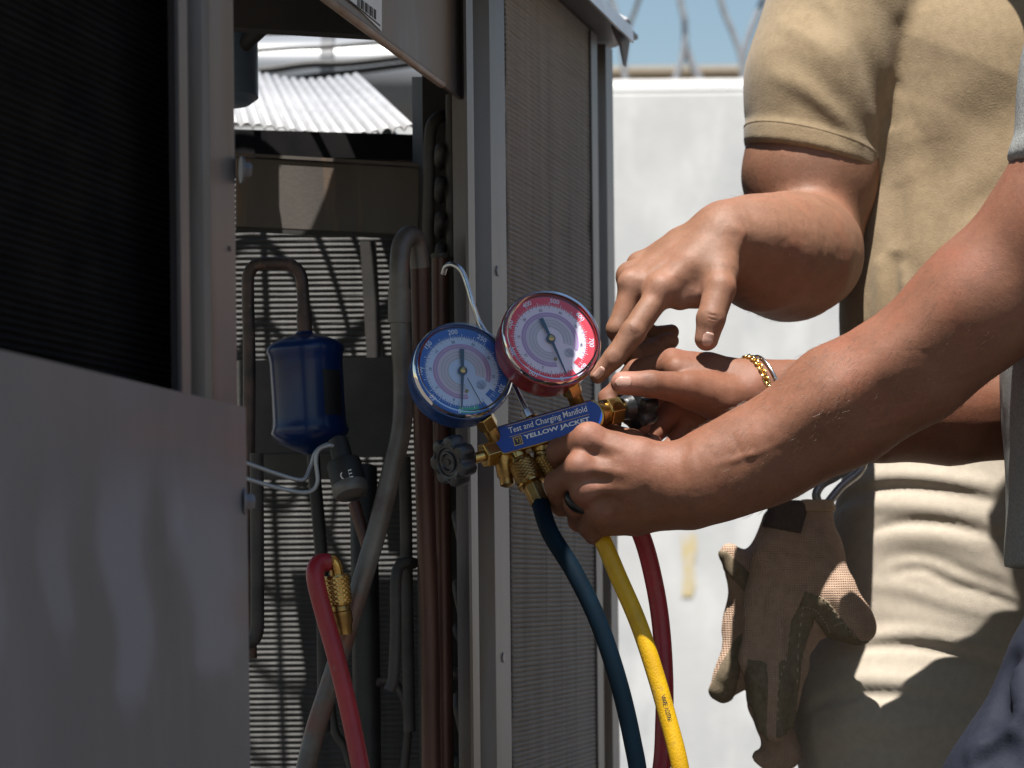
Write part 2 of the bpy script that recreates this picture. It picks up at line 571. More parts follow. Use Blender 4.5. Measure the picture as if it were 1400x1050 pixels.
bs_ = nt.nodes['Principled BSDF']
src = bs_.inputs['Base Color'].links[0].from_socket
an = nt.nodes.new('ShaderNodeAttribute')
an.attribute_name = 'tint'
sc_ = nt.nodes.new('ShaderNodeSeparateColor')
nt.links.new(an.outputs['Color'], sc_.inputs[0])
for ch, col in (('Red', (0.21, 0.21, 0.25)), ('Green', (0.185, 0.135, 0.135))):
    mx = nt.nodes.new('ShaderNodeMix')
    mx.data_type = 'RGBA'
    nt.links.new(sc_.outputs[ch], mx.inputs['Factor'])
    nt.links.new(src, mx.inputs[6])
    mx.inputs[7].default_value = (*col, 1)
    src = mx.outputs[2]
nt.links.new(src, bs_.inputs['Base Color'])
sp.data.materials.append(pm)
v, f = prism([on(323, 556) + nn * .004, on(329, 1050) + nn * .004, ul(sat(329), 0, .12) + nn * .004, ul(sat(329), .03, .12), ul(sat(329), .03, 0) * [1, 1, 0] + zz * on(329, 1050)[2], on(323, 556) - nn * .03], e1 * .0025)
new_obj('panel_flange', v, f, K['galv'], unit)
v, f = prism([on(-260, 428) + nn * .004, on(0, 482) + nn * .004, on(323, 556) + nn * .004, on(323, 556) - nn * .02, on(0, 482) - nn * .02, on(-260, 428) - nn * .02], zz * -.0025)
new_obj('panel_lip', v, f, K['galv'], unit)
# corner post of the opening (hat section) above and behind the panel
S = [sat(x) for x in (252, 264, 284, 291, 295, 331)]
vprof('corner_post', [(S[0], 0), (S[1], 0), (S[1] + .004, .012), (S[2] - .002, .014), (S[2] + .002, .001), (S[3], -.001), (S[4], .010), (S[4] + .003, .002), (S[5], .002), (S[5] + .0005, .024)], .12, LIDZ - .004, K['post'])
# second post between opening and coil
S = [sat(x) for x in (647, 656, 659, 674, 677, 696)]
vprof('corner_post', [(S[0], .001), (S[1], .001), (S[2], .020), (S[3], .020), (S[4], .0), (S[5], -.001), (S[5] + .0005, .016)], .12, LIDZ - .004, K['post'])
# far post
S = [sat(x) for x in (821, 829, 833, 839, 843, 850)]
vprof('corner_post', [(S[0], .004), (S[1], .004), (S[1] + .01, .022), (S[3], .022), (S[3] + .006, .004), (S[5], .004), (S[5] + .0005, .06)], .12, LIDZ - .004, K['post'])
# base rail
v, f = prism([ul(sat(-300), -.006, 0.0), ul(sat(850), -.006, 0.0), ul(sat(850), -.006, .12), ul(sat(-300), -.006, .12)], -nn * 1.0)
new_obj('base_pan', v, f, K['post'], unit)


def bolt(c, axis, r=.0055, h=.005, m='galv', name='bolt'):
    mb = MB()
    mb.add(*lathe(c, axis, [(0.0001, 0), (r * 1.7, 0), (r * 1.7, .0012), (r * 1.62, .0018)], 20))
    mb.add(*lathe(c, axis, [(r, .0015), (r, h * .75), (r * .8, h)], 6))
    return new_obj(name, mb.v, mb.f, K[m], unit)


for x, y in ((674, 371), (682, 899)):
    bolt(on(x, y, .0035), nn)
bolt(on(683, 993, .0195), nn, .006, .006, 'dark')
for x, y in ((828, 165), (832, 382)):
    bolt(on(x, y, .012), nn, .005)
bolt(on(329, 232, -.001), nrm(nn + e1 * .6), .0052, .007)
bolt(on(331, 686, -.004), nrm(nn + e1 * .6), .0056, .008)
for x, y in ((313, 340),):
    v, f = lathe(on(x, y, .0022), nn, [(.0018, 0), (.0018, .0009)], 12)
    new_obj('rivet_hole', v, f, K['black'], unit)
v, f = lathe(on(326, 778, -.004), nn, [(.003, 0), (.003, .0009)], 12)
new_obj('rivet_hole', v, f, K['black'], unit)

# corrugated coil faces: fin bands one above another
def coil(name, x0, x1, z0, z1, w, pitch, amp, m, plane='side', y=None):
    n = int((z1 - z0) / pitch)
    v, f = [], []
    ns = 14
    rc = np.random.default_rng(int(abs(x0) * 1e4) + n)
    dents = [(rc.uniform(0, 1), rc.uniform(z0, z1), rc.uniform(.01, .03), rc.uniform(.001, .0028)) for _ in range(26)]
    for i in range(n + 1):
        for k, (dz, dw) in enumerate(((0, 0), (.25, amp * .35), (.5, amp), (.75, amp * .35))):
            z = z0 + (i + dz) * pitch
            for q in range(ns + 1):
                t = q / ns
                x = x0 + (x1 - x0) * t
                e = dw + rc.normal(0, amp * .05) + sum(a_ * math.exp(-(((t - tx) * (x1 - x0)) ** 2 + (z - tz) ** 2) / r_ ** 2) for tx, tz, r_, a_ in dents if abs(z - tz) < .08)
                zq = z + rc.normal(0, pitch * .03)
                v.append(ul(x, w + e, zq) if plane == 'side' else np.array([x, y + e, zq]))
    r = len(v) // (ns + 1)
    for i in range(r - 1):
        for q in range(ns):
            a_ = i * (ns + 1) + q
            f.append((a_, a_ + 1, a_ + ns + 2, a_ + ns + 1))
    n0 = len(v)
    if plane == 'side':
        v += [ul(x0, w + .05, z0), ul(x1, w + .05, z0), ul(x0, w + .05, z), ul(x1, w + .05, z)]
    else:
        v += [np.array([x0, y + .05, z0]), np.array([x1, y + .05, z0]), np.array([x0, y + .05, z]), np.array([x1, y + .05, z])]
    f += [(n0, n0 + 2, n0 + 3, n0 + 1), (0, n0, n0 + 1, ns), ((r - 1) * (ns + 1), (r - 1) * (ns + 1) + ns, n0 + 3, n0 + 2)]
    o = new_obj(name, v, f, m, unit)
    o['kind'] = 'stuff'
    return o


coil('coil_fins', sat(697, .008), sat(816, .008), .12, LIDZ - .004, .006, .0046, .0017, K['fin'])
v, f = prism([ul(sat(697) - .002, .004, .12), ul(sat(697) - .002, .075, .12), ul(sat(697) - .002, .075, LIDZ - .004), ul(sat(697) - .002, .004, LIDZ - .004)], e1 * .0015)
new_obj('coil_end_plate', v, f, K['dark'], unit)
coil('coil_fins', sat(-420, .03), sat(252, .03), .12, LIDZ - .004, .03, .0046, .0028, K['coilblack'])
v, f = prism([ul(sat(816), .02, .12), ul(sat(823), .02, .12), ul(sat(823), .02, LIDZ - .01), ul(sat(816), .02, LIDZ - .01)], -nn * .04)
new_obj('end_strip', v, f, K['dark'], unit)

# inner coil, facing the camera
YI = 2.46
xi0, xi1 = P(150, 500, YI)[0], P(700, 500, YI)[0]
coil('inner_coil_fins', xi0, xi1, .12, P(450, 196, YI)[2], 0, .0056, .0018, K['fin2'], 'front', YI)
v, f = prism([P(300, 176, YI - .006), P(572, 184, YI - .006), P(572, 216, YI - .006), P(300, 216, YI - .006)], (0, .06, 0))
new_obj('coil_top_shade', v, f, K['coilblack'], unit)  # black strip painting the shade on the inner coil's top

# top: lid with a round fan opening, guard wires
FC, FR = np.array([-.285, 2.30]), .155
outer = [ul(sat(-700), -.03, 0)[:2], ul(sat(842), -.03, 0)[:2], None, None]
xb = P(300, 40, YI)[0]
o2, o3 = np.array([-.08, YI + .10]), np.array([-1.3, YI + .10])
outer = [outer[0], ul(sat(843), -.03, 0)[:2], ul(sat(856), .02, 0)[:2], ul(sat(856), .10, 0)[:2], o2, o3, np.array([-1.3, outer[0][1]])]
nseg = 72
ring = [FC + FR * np.array([math.cos(2 * math.pi * k / nseg), math.sin(2 * math.pi * k / nseg)]) for k in range(nseg)]


def outer_hit(a):
    d = np.array([math.cos(a), math.sin(a)])
    best = 1e9
    for i in range(len(outer)):
        p, q = outer[i], outer[(i + 1) % len(outer)]
        A = np.array([[d[0], p[0] - q[0]], [d[1], p[1] - q[1]]])
        if abs(np.linalg.det(A)) < 1e-9:
            continue
        t, s = np.linalg.solve(A, p - FC)
        if t > 0 and -1e-6 <= s <= 1 + 1e-6:
            best = min(best, t)
    return FC + d * best


angs = sorted([2 * math.pi * k / nseg for k in range(nseg)] + [math.atan2(*(p - FC)[::-1]) % (2 * math.pi) for p in outer])
v, f = [], []
for a in angs:
    i_, o_ = FC + FR * np.array([math.cos(a), math.sin(a)]), outer_hit(a)
    for z in (LIDZ, LIDZ + .004):
        v += [(*i_, z), (*o_, z)]
n = len(angs)
for i in range(n):
    j = (i + 1) % n
    b, c = 4 * i, 4 * j
    f += [(b, b + 1, c + 1, c), (b + 2, c + 2, c + 3, b + 3), (b, c, c + 2, b + 2), (b + 1, b + 3, c + 3, c + 1)]
new_obj('lid', v, f, K['galv'], unit)
# folded edge of the lid along the side
v, f = prism([ul(sat(-700), -.03, LIDZ + .004), ul(sat(832), -.03, LIDZ + .004), ul(sat(830), -.033, LIDZ - .014), ul(sat(-700), -.033, LIDZ - .014)], nn * .0025)
new_obj('lid_edge', v, f, K['lidedge'], unit)
# unseen flap over the service opening, added to shade the gauges
v, f = prism([ul(sat(300), -.030, LIDZ + .004), ul(sat(700), -.030, LIDZ + .004), ul(sat(690), -.118, LIDZ - .006), ul(sat(310), -.118, LIDZ - .006)], zz * .003)
new_obj('added_shade_flap', v, f, K['galv'], unit)
# bent corner of the lid
c0 = [P(832, 26, 2.537), P(846, 33, 2.532), P(859, 27, 2.548), P(861, 42, 2.553), P(857, 70, 2.558), P(854, 91, 2.558), P(851, 88, 2.553), P(846, 62, 2.543), P(838, 38, 2.532), P(829, 22, 2.527)]
v, f = prism(c0, (0.002, .004, 0))
new_obj('bent_corner', v, f, K['galv'], unit)
c0 = [P(806, -2, 2.511), P(822, 8, 2.532), P(846, 22, 2.574), P(859, 28, 2.564), P(847, 34, 2.532), P(838, 37, 2.527), P(826, 22, 2.521)]
v, f = prism(c0, (0, .001, .003))
new_obj('bent_corner', v, f, K['corr'], unit)  # pale sheet colour stands in for bright sky shine on the corner
fg = empty('fan_guard', (0, 0, 0), '', '')
del fg['label'], fg['category']
fg.parent = unit
fg.location = Vector((FC[0], FC[1], LIDZ + .01)) - unit.location
fg['_w'] = [FC[0], FC[1], LIDZ + .01]
for k in range(1, 6):
    r = FR * k / 5 + .002
    q = [np.array([FC[0] + r * math.cos(t), FC[1] + r * math.sin(t), LIDZ + .018 + .03 * (1 - (k / 5) ** 2)]) for t in np.linspace(0, 2 * math.pi, 49)]
    new_obj('guard_ring', *tube(q, .0028, 8, False), K['black'], fg, True)
for k in range(6):
    t = k * math.pi / 3 + .35
    q = [np.array([FC[0] + r * math.cos(t), FC[1] + r * math.sin(t), LIDZ + .012 + .03 * (1 - (r / FR) ** 2)]) for r in np.linspace(.0, FR + .01, 9)]
    new_obj('guard_spoke', *tube(q, .0036, 8), K['black'], fg, True)
# fan motor hanging at the left under the guard
mc = P(338, 100, 2.2)
v, f = lathe((mc[0] - .02, mc[1], P(338, 142, 2.2)[2]), (0, 0, 1), [(.022, 0), (.03, .006), (.03, .062), (.026, .066), (.026, .16)], 32)
new_obj('fan_motor', v, f, mat('blue_grey_motor', (.09, .13, .18), (.12, .16, .21), 30, .4), unit, 40)
v, f = tube([P(310, 84, 2.2), P(335, 60, 2.18), P(400, 0, 2.14), P(420, -30, 2.13)], .007, 10)
new_obj('motor_bracket', v, f, K['dark'], unit, True)

v, f = prism([P(300, -60, 2.10), P(620, -60, 2.10), P(620, 54, 2.10), P(300, 36, 2.10)], (0, .02, 0))
new_obj('lid_underside_plate', v, f, K['dark'], unit)  # dark plate added in place of the lid's underside
# gusset plate at upper right with a sticker
gp = [on(440, -6, .012), on(647, 147, .012), on(643, -170, .012), on(300, -170, .012), on(300, -110, .012)]
v, f = prism(gp, -nn * .003)
gus = new_obj('gusset_plate', v, f, K['gusset'], unit)
rim = [on(440, -6, .011), on(500, 39, .011), on(560, 83, .011), on(604, 115, .011)]
v, f = tube(rim, .0035, 8)
new_obj('rolled_edge', v, f, mat('rusty_edge', (.2, .13, .09), (.27, .22, .19), 40, .5), gus, True)
st = [on(470, -10, .0112), on(523, -60, .0112), on(523, 42, .0112)]
v, f = prism([on(462, -62, .0112), on(522, -62, .0112), on(522, 43, .0112), on(462, -16, .0112)], -nn * .0004)
stk = new_obj('sticker', v, f, K['paper'], gus)
mbk = MB()
for i in range(13):
    x = 489 + i * 2.0 + (i % 3) * .3
    w_ = 0.7 + .6 * ((i * 7) % 3 == 0)
    yb = 8 + (x - 489) * .75
    mbk.add(*prism([on(x, yb - 13, .0108), on(x + w_, yb - 13 + .6, .0108), on(x + w_, yb + .6, .0108), on(x, yb, .0108)], -nn * .0003))
for i in range(3):
    mbk.add(*prism([on(500 + 4 * i, -22 + 8 * i - 6, .0108), on(518, -14 + 8 * i - 6, .0108), on(518, -12 + 8 * i - 6, .0108), on(500 + 4 * i, -20 + 8 * i - 6, .0108)], -nn * .0003))
mbk.add(*prism([on(470, -7, .0108), on(520, 34, .0108), on(520, 36, .0108), on(470, -5, .0108)], -nn * .0003))
bar = mbk.build('barcode', K['printblack'], unit)
bar['kind'] = 'stuff'

# dark tube sheet at the right of the opening
YT = 2.2
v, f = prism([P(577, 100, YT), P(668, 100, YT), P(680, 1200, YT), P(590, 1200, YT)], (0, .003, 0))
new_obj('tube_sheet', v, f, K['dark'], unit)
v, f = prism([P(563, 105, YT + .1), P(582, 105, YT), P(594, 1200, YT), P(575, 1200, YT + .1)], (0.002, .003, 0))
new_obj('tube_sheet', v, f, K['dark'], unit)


def pipe(name, pts, r, m, d=None, n=8, parent=None, seg=16):
    q = spline([P(p[0], p[1], p[2] if len(p) > 2 else d) for p in pts], n)
    v, f = tube(q, r, seg)
    return new_obj(name, v, f, K[m], parent or unit, 50)


# return bends on the tube sheet
def ubend(x0, y0, x1, y1, r=.0055, m='pipedark', out=.022):
    a, b = P(x0, y0, YT - .032), P(x1, y1, YT - .032)
    o_ = np.array([0.0, -out, 0])
    q = spline([a, a + o_ * .6, a * .8 + b * .2 + o_, (a + b) / 2 + o_ * 1.15, a * .2 + b * .8 + o_, b + o_ * .6, b], 6)
    v, f = tube(q, r, 12)
    new_obj('return_bend', v, f, K[m], unit, True)


for y0 in (205, 250, 298, 340):
    ubend(603, y0, 601, y0 + 22, .0045)
    ubend(634, y0 - 10, 633, y0 + 16, .0045)
for y0 in (706, 800, 955):
    ubend(628, y0, 638, y0 + 46, .0066, 'copper', .026)
ubend(616, 918, 642, 922, .006, 'copper', .02)
ubend(622, 1040, 648, 1046, .007, 'pipedark', .03)
ubend(628, 860, 640, 885, .006, 'pipedark', .024)

# cross members
beam = prism([P(322, 214, 2.26), P(577, 229, 2.26), P(572, 323, 2.26), P(322, 311, 2.26)], (0, .012, 0))
ub = bevel_obj(new_obj('cross_beam', *beam, K['rustbeam'], unit), .0015)
lip = prism([P(322, 213, 2.258), P(577, 228, 2.258), P(577, 228, 2.32), P(322, 213, 2.32)], (0, 0, .003))
new_obj('beam_flange', *lip, K['rustbeam'], unit)
lipb = prism([P(322, 311, 2.258), P(570, 322, 2.258), P(570, 322, 2.3), P(322, 311, 2.3)], (0, 0, -.004))
new_obj('beam_flange', *lipb, K['dark'], unit)
v, f = prism([P(322, 493, 2.31), P(545, 488, 2.31), P(545, 625, 2.31), P(322, 625, 2.31)], (0, .006, 0))
new_obj('support_plate', v, f, K['plate'], unit)
v, f = prism([P(322, 620, 2.24), P(455, 617, 2.24), P(470, 640, 2.24), P(458, 655, 2.24), P(322, 656, 2.24)], (0, .01, 0))
bevel_obj(new_obj('support_rail', v, f, K['plate'], unit), .002)
# clip holding the mid support
v, f = prism([P(492, 330, 2.40), P(514, 330, 2.40), P(524, 520, 2.40), P(503, 520, 2.40)], (0, .006, 0))
new_obj('coil_strap', v, f, K['dark'], unit)

# pipes
pipe('suction_pipe', [(404, 1120, 2.02), (428, 1010, 2.03), (455, 925, 2.035), (484, 830, 2.04), (514, 730, 2.045), (534, 650, 2.05), (549, 585, 2.055), (551, 520, 2.06), (548, 470, 2.06), (546, 410, 2.06), (546, 370, 2.06), (549, 336, 2.065), (559, 322, 2.075), (570, 331, 2.085), (574.5, 366, 2.09)], .0086, 'copper', n=7, seg=20)
pipe('suction_riser_pipe', [(574, 360, 2.09), (576, 450, 2.09), (577, 540, 2.09), (580, 640, 2.09), (584, 760, 2.09), (588, 900, 2.09), (590, 1120, 2.09)], .0083, 'copperdark', n=5, seg=20)
v, f = tube([P(546, 396, 2.06), P(546, 442, 2.06)], .0098, 20)
new_obj('pipe_coupling', v, f, K['copper'], unit, 50)
pipe('liquid_pipe', [(602, 352, 2.12), (603, 500, 2.12), (605, 700, 2.12), (609, 1120, 2.12)], .0078, 'copperdark')
v, f = lathe(P(602, 352, 2.12), (0, 0, 1), [(.0079, -.001), (.0086, 0), (.0082, .003), (.003, .0045)], 16)
new_obj('pipe_cap', v, f, K['pipedark'], unit, 50)
pipe('riser_pipe', [(609, 345, 2.19), (587, 335, 2.17), (587, 250, 2.16), (588, 185, 2.16), (596, 163, 2.165), (612, 158, 2.18)], .0055, 'pipedark')
pipe('riser_pipe', [(618, 352, 2.15), (617, 250, 2.15), (617, 130, 2.15)], .005, 'pipedark')
pipe('insulated_pipe', [(497, 640, 2.2), (498, 740, 2.18), (500, 850, 2.17), (503, 1120, 2.17)], .0125, 'black')
pipe('branch_pipe', [(532, 944, 2.1), (538, 925, 2.1), (541, 860, 2.1), (541, 800, 2.1), (545, 776, 2.105), (556, 769, 2.11), (566, 770, 2.12)], .005, 'pipedark')
pipe('branch_pipe', [(553, 625, 2.13), (555, 700, 2.13), (556, 790, 2.13), (560, 1000, 2.13)], .0055, 'pipedark')
pipe('drier_inlet_pipe', [(343, 900, 2.15), (341, 780, 2.15), (340, 640, 2.15), (341, 500, 2.15), (339, 400, 2.15), (341, 373, 2.15), (353, 361, 2.15), (375, 360, 2.15), (396, 362, 2.15), (410, 374, 2.15), (414, 398, 2.15), (416, 440, 2.15), (417, 470, 2.15)], .0056, 'burnt')
v, f = tube([P(415.5, 425, 2.15), P(417, 462, 2.15)], .0068, 18)
new_obj('pipe_coupling', v, f, K['burnt'], unit, 50)
pipe('drier_outlet_pipe', [(427, 600, 2.15), (430, 650, 2.15), (436, 720, 2.15), (441, 800, 2.15), (443, 1000, 2.15)], .0058, 'black')
pipe('drain_pipe', [(336, 880, 2.12), (350, 868, 2.12), (352, 820, 2.12), (351, 620, 2.12)], .006, 'pipedark')
pipe('wire_bundle', [(465, 930, 2.2), (490, 950, 2.18), (525, 930, 2.16), (548, 945, 2.15), (558, 985, 2.15), (552, 1060, 2.15)], .004, 'pipedark')
pipe('wire_bundle', [(452, 960, 2.2), (458, 1000, 2.2), (475, 1030, 2.2), (490, 1100, 2.2)], .004, 'pipedark')

# filter drier
dax = nrm(P(416, 450, 2.15) - P(426, 625, 2.15))
dc = P(421, 539, 2.15)
h = px(64, 2.15)
R_ = px(52, 2.15)
v, f = lathe(dc, dax, [(.006, -h - .012), (.009, -h - .010), (R_ * .5, -h - .007), (R_ * .85, -h - .001), (R_ * .97, -h + .004), (R_ * 1.03, -h + .008), (R_ * .98, -h + .013), (R_ * .96, -h + .02), (R_ * .955, 0), (R_ * .96, h - .014), (R_ * .98, h - .008), (R_ * 1.03, h - .003), (R_ * 1.0, h + .001), (R_ * .85, h + .005), (R_ * .5, h + .0095), (.009, h + .0115), (.007, h + .014)], 56)
dr = new_obj('filter_drier', v, f, K['drier'], unit, 50)
# its black scorched label, a curved patch
vv, ff = [], []
a_, s_, u_ = frame(dax, (0, 0, 1))
rx = nrm(np.array([1, -.12, 0]))
ry = nrm(np.cross(rx, dax))
if ry[1] > 0:
    ry = -ry
for i in range(9):
    for k in range(7):
        t = math.radians(12 + 38 * i / 8)
        hh = -.020 + .040 * k / 6
        vv.append(dc + dax * (hh) + (R_ * .966) * (math.sin(math.radians(25) + t) * rx + math.cos(math.radians(25) + t) * ry))
for i in range(8):
    for k in range(6):
        q = i * 7 + k
        ff.append((q, q + 1, q + 8, q + 7))
new_obj('drier_label', vv, ff, K['soot'], dr, True)

# pressure switch with two wires and the CE mark
q0, q1 = P(462, 602, 2.08), P(484, 688, 2.06)
pax = nrm(q1 - q0)
L_ = np.linalg.norm(q1 - q0)
ps = new_obj('pressure_switch', *lathe(q0, pax, [(.004, -.003), (.0085, 0), (.009, .012), (.0085, .020), (.0142, .021), (.015, .023), (.015, .042), (.0145, .0425)], 40), K['black'], unit, 40)
new_obj('switch_base', *lathe(q0, pax, [(.0148, .0420), (.0155, .043), (.0155, .0490), (.0138, .0525), (.0055, .056)], 40), mat('grey_switch_base', (.16, .15, .14), (.11, .1, .095), 50, .45, .3), ps, 40)
pipe('switch_stem', [(484, 688, 2.06), (492, 715, 2.055), (502, 746, 2.05)], .0053, 'copperdark')
pipe('switch_wire', [(300, 622, 2.05), (340, 634, 2.06), (380, 648, 2.07), (413, 656, 2.075), (424, 640, 2.08), (432, 618, 2.08), (447, 608, 2.08), (462, 608, 2.08)], .0019, 'silverwire')
pipe('switch_wire', [(300, 640, 2.05), (340, 655, 2.06), (385, 668, 2.065), (420, 673, 2.07), (434, 660, 2.07), (432, 630, 2.07), (436, 615, 2.07), (450, 609, 2.07), (464, 612, 2.075)], .0019, 'silverwire')
for k in range(3):
    pass

# what shows through the gap behind the unit: a white duct and a sheet of corrugated metal
d0, d1 = P(120, 112, 4.2), P(760, 108, 4.2)
duct = empty('round_duct', ((d0[0] + d1[0]) / 2, 4.2, 0), 'fat white round duct seen through the gap at the top of the unit', 'duct')
R_ = px(62, 4.2)
new_obj('duct_skin', *tube([d0, d1], R_, 64), K['duct'], duct, 50)
for x in (300, 452, 604):
    c = P(x, 111, 4.2)
    new_obj('duct_strap', *lathe(c - np.array([.012, 0, 0]), (1, 0, 0), [(R_ + .001, 0), (R_ + .005, .001), (R_ + .005, .022), (R_ + .001, .024)], 64), mat('dark_strap', (.03, .035, .045), None, rough=.5), duct, 50)
for x, h0 in ((180, 0), (700, 0)):
    c = P(x, 111, 4.2)
    new_obj('duct_stand', *prism([(c[0] - .03, c[1] - .03, 0), (c[0] + .03, c[1] - .03, 0), (c[0] + .03, c[1] + .03, 0), (c[0] - .03, c[1] + .03, 0)], (0, 0, c[2] - R_ + .01)), K['post'], duct)
for k, pts in enumerate(([(300, 96), (360, 96), (420, 88), (480, 86), (575, 75)], [(300, 130), (360, 118), (430, 104), (500, 96), (590, 84)], [(330, 70), (400, 66), (450, 64), (520, 58), (580, 50)])):
    q = spline([P(x, y, 4.2 - R_ - .06 + .012 * k) for x, y in pts], 8)
    tag(new_obj('black_cable', *tube(q, .007 - .0015 * k, 8), K['black'], None, True), ['black cable sagging across the front of the white duct, middle one', 'black cable sagging lowest across the front of the white duct', 'thin black cable crossing highest in front of the white duct'][k], 'cable', 'cables in front of the duct')

# corrugated sheet, sloping away behind the unit
A0, A1 = P(250, 186, 2.62), P(569, 185, 2.62)
B0, B1 = P(250, 104, 3.25), P(492, 112, 3.25)
v, f = [], []
N = 150
for i in range(N + 1):
    t = i / N
    a, b = A0 * (1 - t) + A1 * t, B0 * (1 - t) + B1 * t
    z = .008 * abs(math.sin(t * math.pi * 20)) ** .7 + .006 * math.sin(t * 7)
    for q, m_ in ((a, 0), (a * .5 + b * .5, 1), (b, 2)):
        v.append(q + zz * z)
for i in range(N):
    for k in range(2):
        q = i * 3 + k
        f.append((q, q + 1, q + 4, q + 3))
cs = new_obj('corrugated_sheet', v, f, K['corr'], None, True)
md = cs.modifiers.new('thick', 'SOLIDIFY')
md.thickness = .0015
tag(cs, 'sunlit corrugated metal sheet lying behind the unit below the white duct', 'metal sheet')
fr = prism([P(250, 196, 2.64), P(569, 193, 2.64), P(492, 122, 3.25), P(250, 116, 3.25)], (0, 0, -.02))
tr = [(P(270, 190, 2.66), 0), (P(560, 188, 2.66), 0), (P(485, 118, 3.22), 0), (P(270, 118, 3.22), 0)]
rk = empty('sheet_rack', (tr[0][0][0], 2.9, 0), 'dark low rack holding up the corrugated metal sheet', 'rack')
for p, _ in tr:
    new_obj('leg', *prism([(p[0] - .012, p[1] - .012, 0), (p[0] + .012, p[1] - .012, 0), (p[0] + .012, p[1] + .012, 0), (p[0] - .012, p[1] + .012, 0)], (0, 0, p[2] - .012)), K['dark'], rk)
for i in range(4):
    p, q = tr[i][0], tr[(i + 1) % 4][0]
    new_obj('rail', *tube([p - zz * .02, q - zz * .02], .008, 8), K['dark'], rk)

# ------------------------------------------------------------------ lettering
def text_mesh(s, width=None, height=None, bold=0.0, ext=0.0002, shear=0.0):
    """letters as a mesh in the XY plane, centred; scaled to width and height of the ink"""
    cu = bpy.data.curves.new('letters', 'FONT')
    cu.body = s
    cu.size = 1.0
    cu.extrude = 0.0
    cu.offset = bold
    cu.shear = shear
    cu.resolution_u = 3
    ob = bpy.data.objects.new('letters', cu)
    me = bpy.data.meshes.new_from_object(ob)
    v = np.array([tuple(q.co) for q in me.vertices])
    f = [tuple(p.vertices) for p in me.polygons]
    bpy.data.objects.remove(ob)
    bpy.data.curves.remove(cu)
    bpy.data.meshes.remove(me)
    lo, hi = v.min(0), v.max(0)
    v = v - (lo + hi) / 2
    sy = height / (hi[1] - lo[1]) if height else 1
    sx = width / (hi[0] - lo[0]) if width else sy
    v = v * [sx, sy, 1]
    return v, f


def put(vf, c, ax, ay, name, m, parent):
    v, f = vf
    c = np.asarray(c, float)
    w = [c + ax * p[0] + ay * p[1] for p in v]
    return new_obj(name, w, f, m, parent)


# CE mark on the pressure switch
side_ = nrm(np.cross(pax, (0, 1, 0)))
if side_[0] < 0:
    side_ = -side_
cc = q0 + pax * .034 + np.array([0, -1, 0]) * .0156 + side_ * .0005
put(text_mesh('CE', .0105, .0075), cc, nrm(side_ * .95 - np.array([0, 0, 0])), -pax, 'print_mark', K['printwhite'], ps)

# ------------------------------------------------------------------ manifold gauge set
mc0 = P(749, 584, 1.975)
aM = nrm(P(826, 562, 1.968) - P(672, 606, 1.982))
nM = np.array([0.06, -1.0, 0.20])
nM = nrm(nM - aM * np.dot(nM, aM))
uM = nrm(np.cross(nM, aM))
if uM[2] < 0:
    uM = -uM
man = empty('manifold_gauge_set', tuple(mc0 - zz * .05), 'brass manifold with a blue and a red dial gauge, held in two hands', 'gauge set')
hl, hh = .0475, .0125


def lens_poly(hl, hh, bul, n=8):
    """rectangle with bulging short ends, (a,u) coordinates"""
    out = []
    for k in range(n + 1):
        t = -1 + 2 * k / n
        out.append((hl - bul + bul * math.sqrt(max(0, 1 - (t * .93) ** 2)) - 0, t * hh))
    for k in range(n + 1):
        t = 1 - 2 * k / n
        out.append((-hl + bul - bul * math.sqrt(max(0, 1 - (t * .93) ** 2)), t * hh))
    return out


def onM(a, u, w=0.0):
    return mc0 + aM * a + uM * u + nM * w


pl = lens_poly(hl, hh, .011)
body = new_obj('manifold_body', *prism([onM(a, u, 0) for a, u in pl], -nM * .021), K['brass'], man, 40)
bevel_obj(body, .0012, 2)
pl2 = lens_poly(hl - .0016, hh - .0013, .0105)
lab = new_obj('name_plate', *prism([onM(a, u, .0007) for a, u in pl2], -nM * .0012), K['labelblue'], man)
t_ = .0009
put(text_mesh('Test and Charging Manifold', .0665, .0066, .004), onM(.0015, .0052, t_), aM, uM, 'lettering', K['printwhite'], lab)
put(text_mesh('YELLOW JACKET', .0560, .0047, .028), onM(.0070, -.0035, t_), aM, uM, 'lettering', K['printwhite'], lab)
put(text_mesh('Date Code 2024', .0175, .0021, 0), onM(.0325, -.0088, t_), aM, uM, 'lettering', K['printgold'], lab)
for uu, wd in ((.0100, .068), (.0005, .068)):
    new_obj('gold_line', *prism([onM(-wd / 2 + .0015, uu, t_), onM(wd / 2 + .0015, uu, t_), onM(wd / 2 + .0015, uu + .0004, t_), onM(-wd / 2 + .0015, uu + .0004, t_)], -nM * .0003), K['printgold'], lab)
# square emblem with two letters
ce = (-.0265, -.0042)
for (x0, x1, y0, y1) in ((-1, 1, .82, 1), (-1, 1, -1, -.82), (-1, -.82, -.82, .82), (.82, 1, -.82, .82)):
    h_ = .0037
    new_obj('emblem_frame', *prism([onM(ce[0] + x0 * h_, ce[1] + y0 * h_, t_), onM(ce[0] + x1 * h_, ce[1] + y0 * h_, t_), onM(ce[0] + x1 * h_, ce[1] + y1 * h_, t_), onM(ce[0] + x0 * h_, ce[1] + y1 * h_, t_)], -nM * .0003), K['printgold'], lab)
new_obj('emblem_field', *prism([onM(ce[0] + x * .0029, ce[1] + y * .0029, t_ - .0001) for x, y in ((-1, -1), (1, -1), (1, 1), (-1, 1))], -nM * .0003), K['d_black'], lab)
put(text_mesh('YJ', .0046, .0044, .01), onM(*ce, t_ + .0001), aM, uM, 'lettering', K['printgold'], lab)


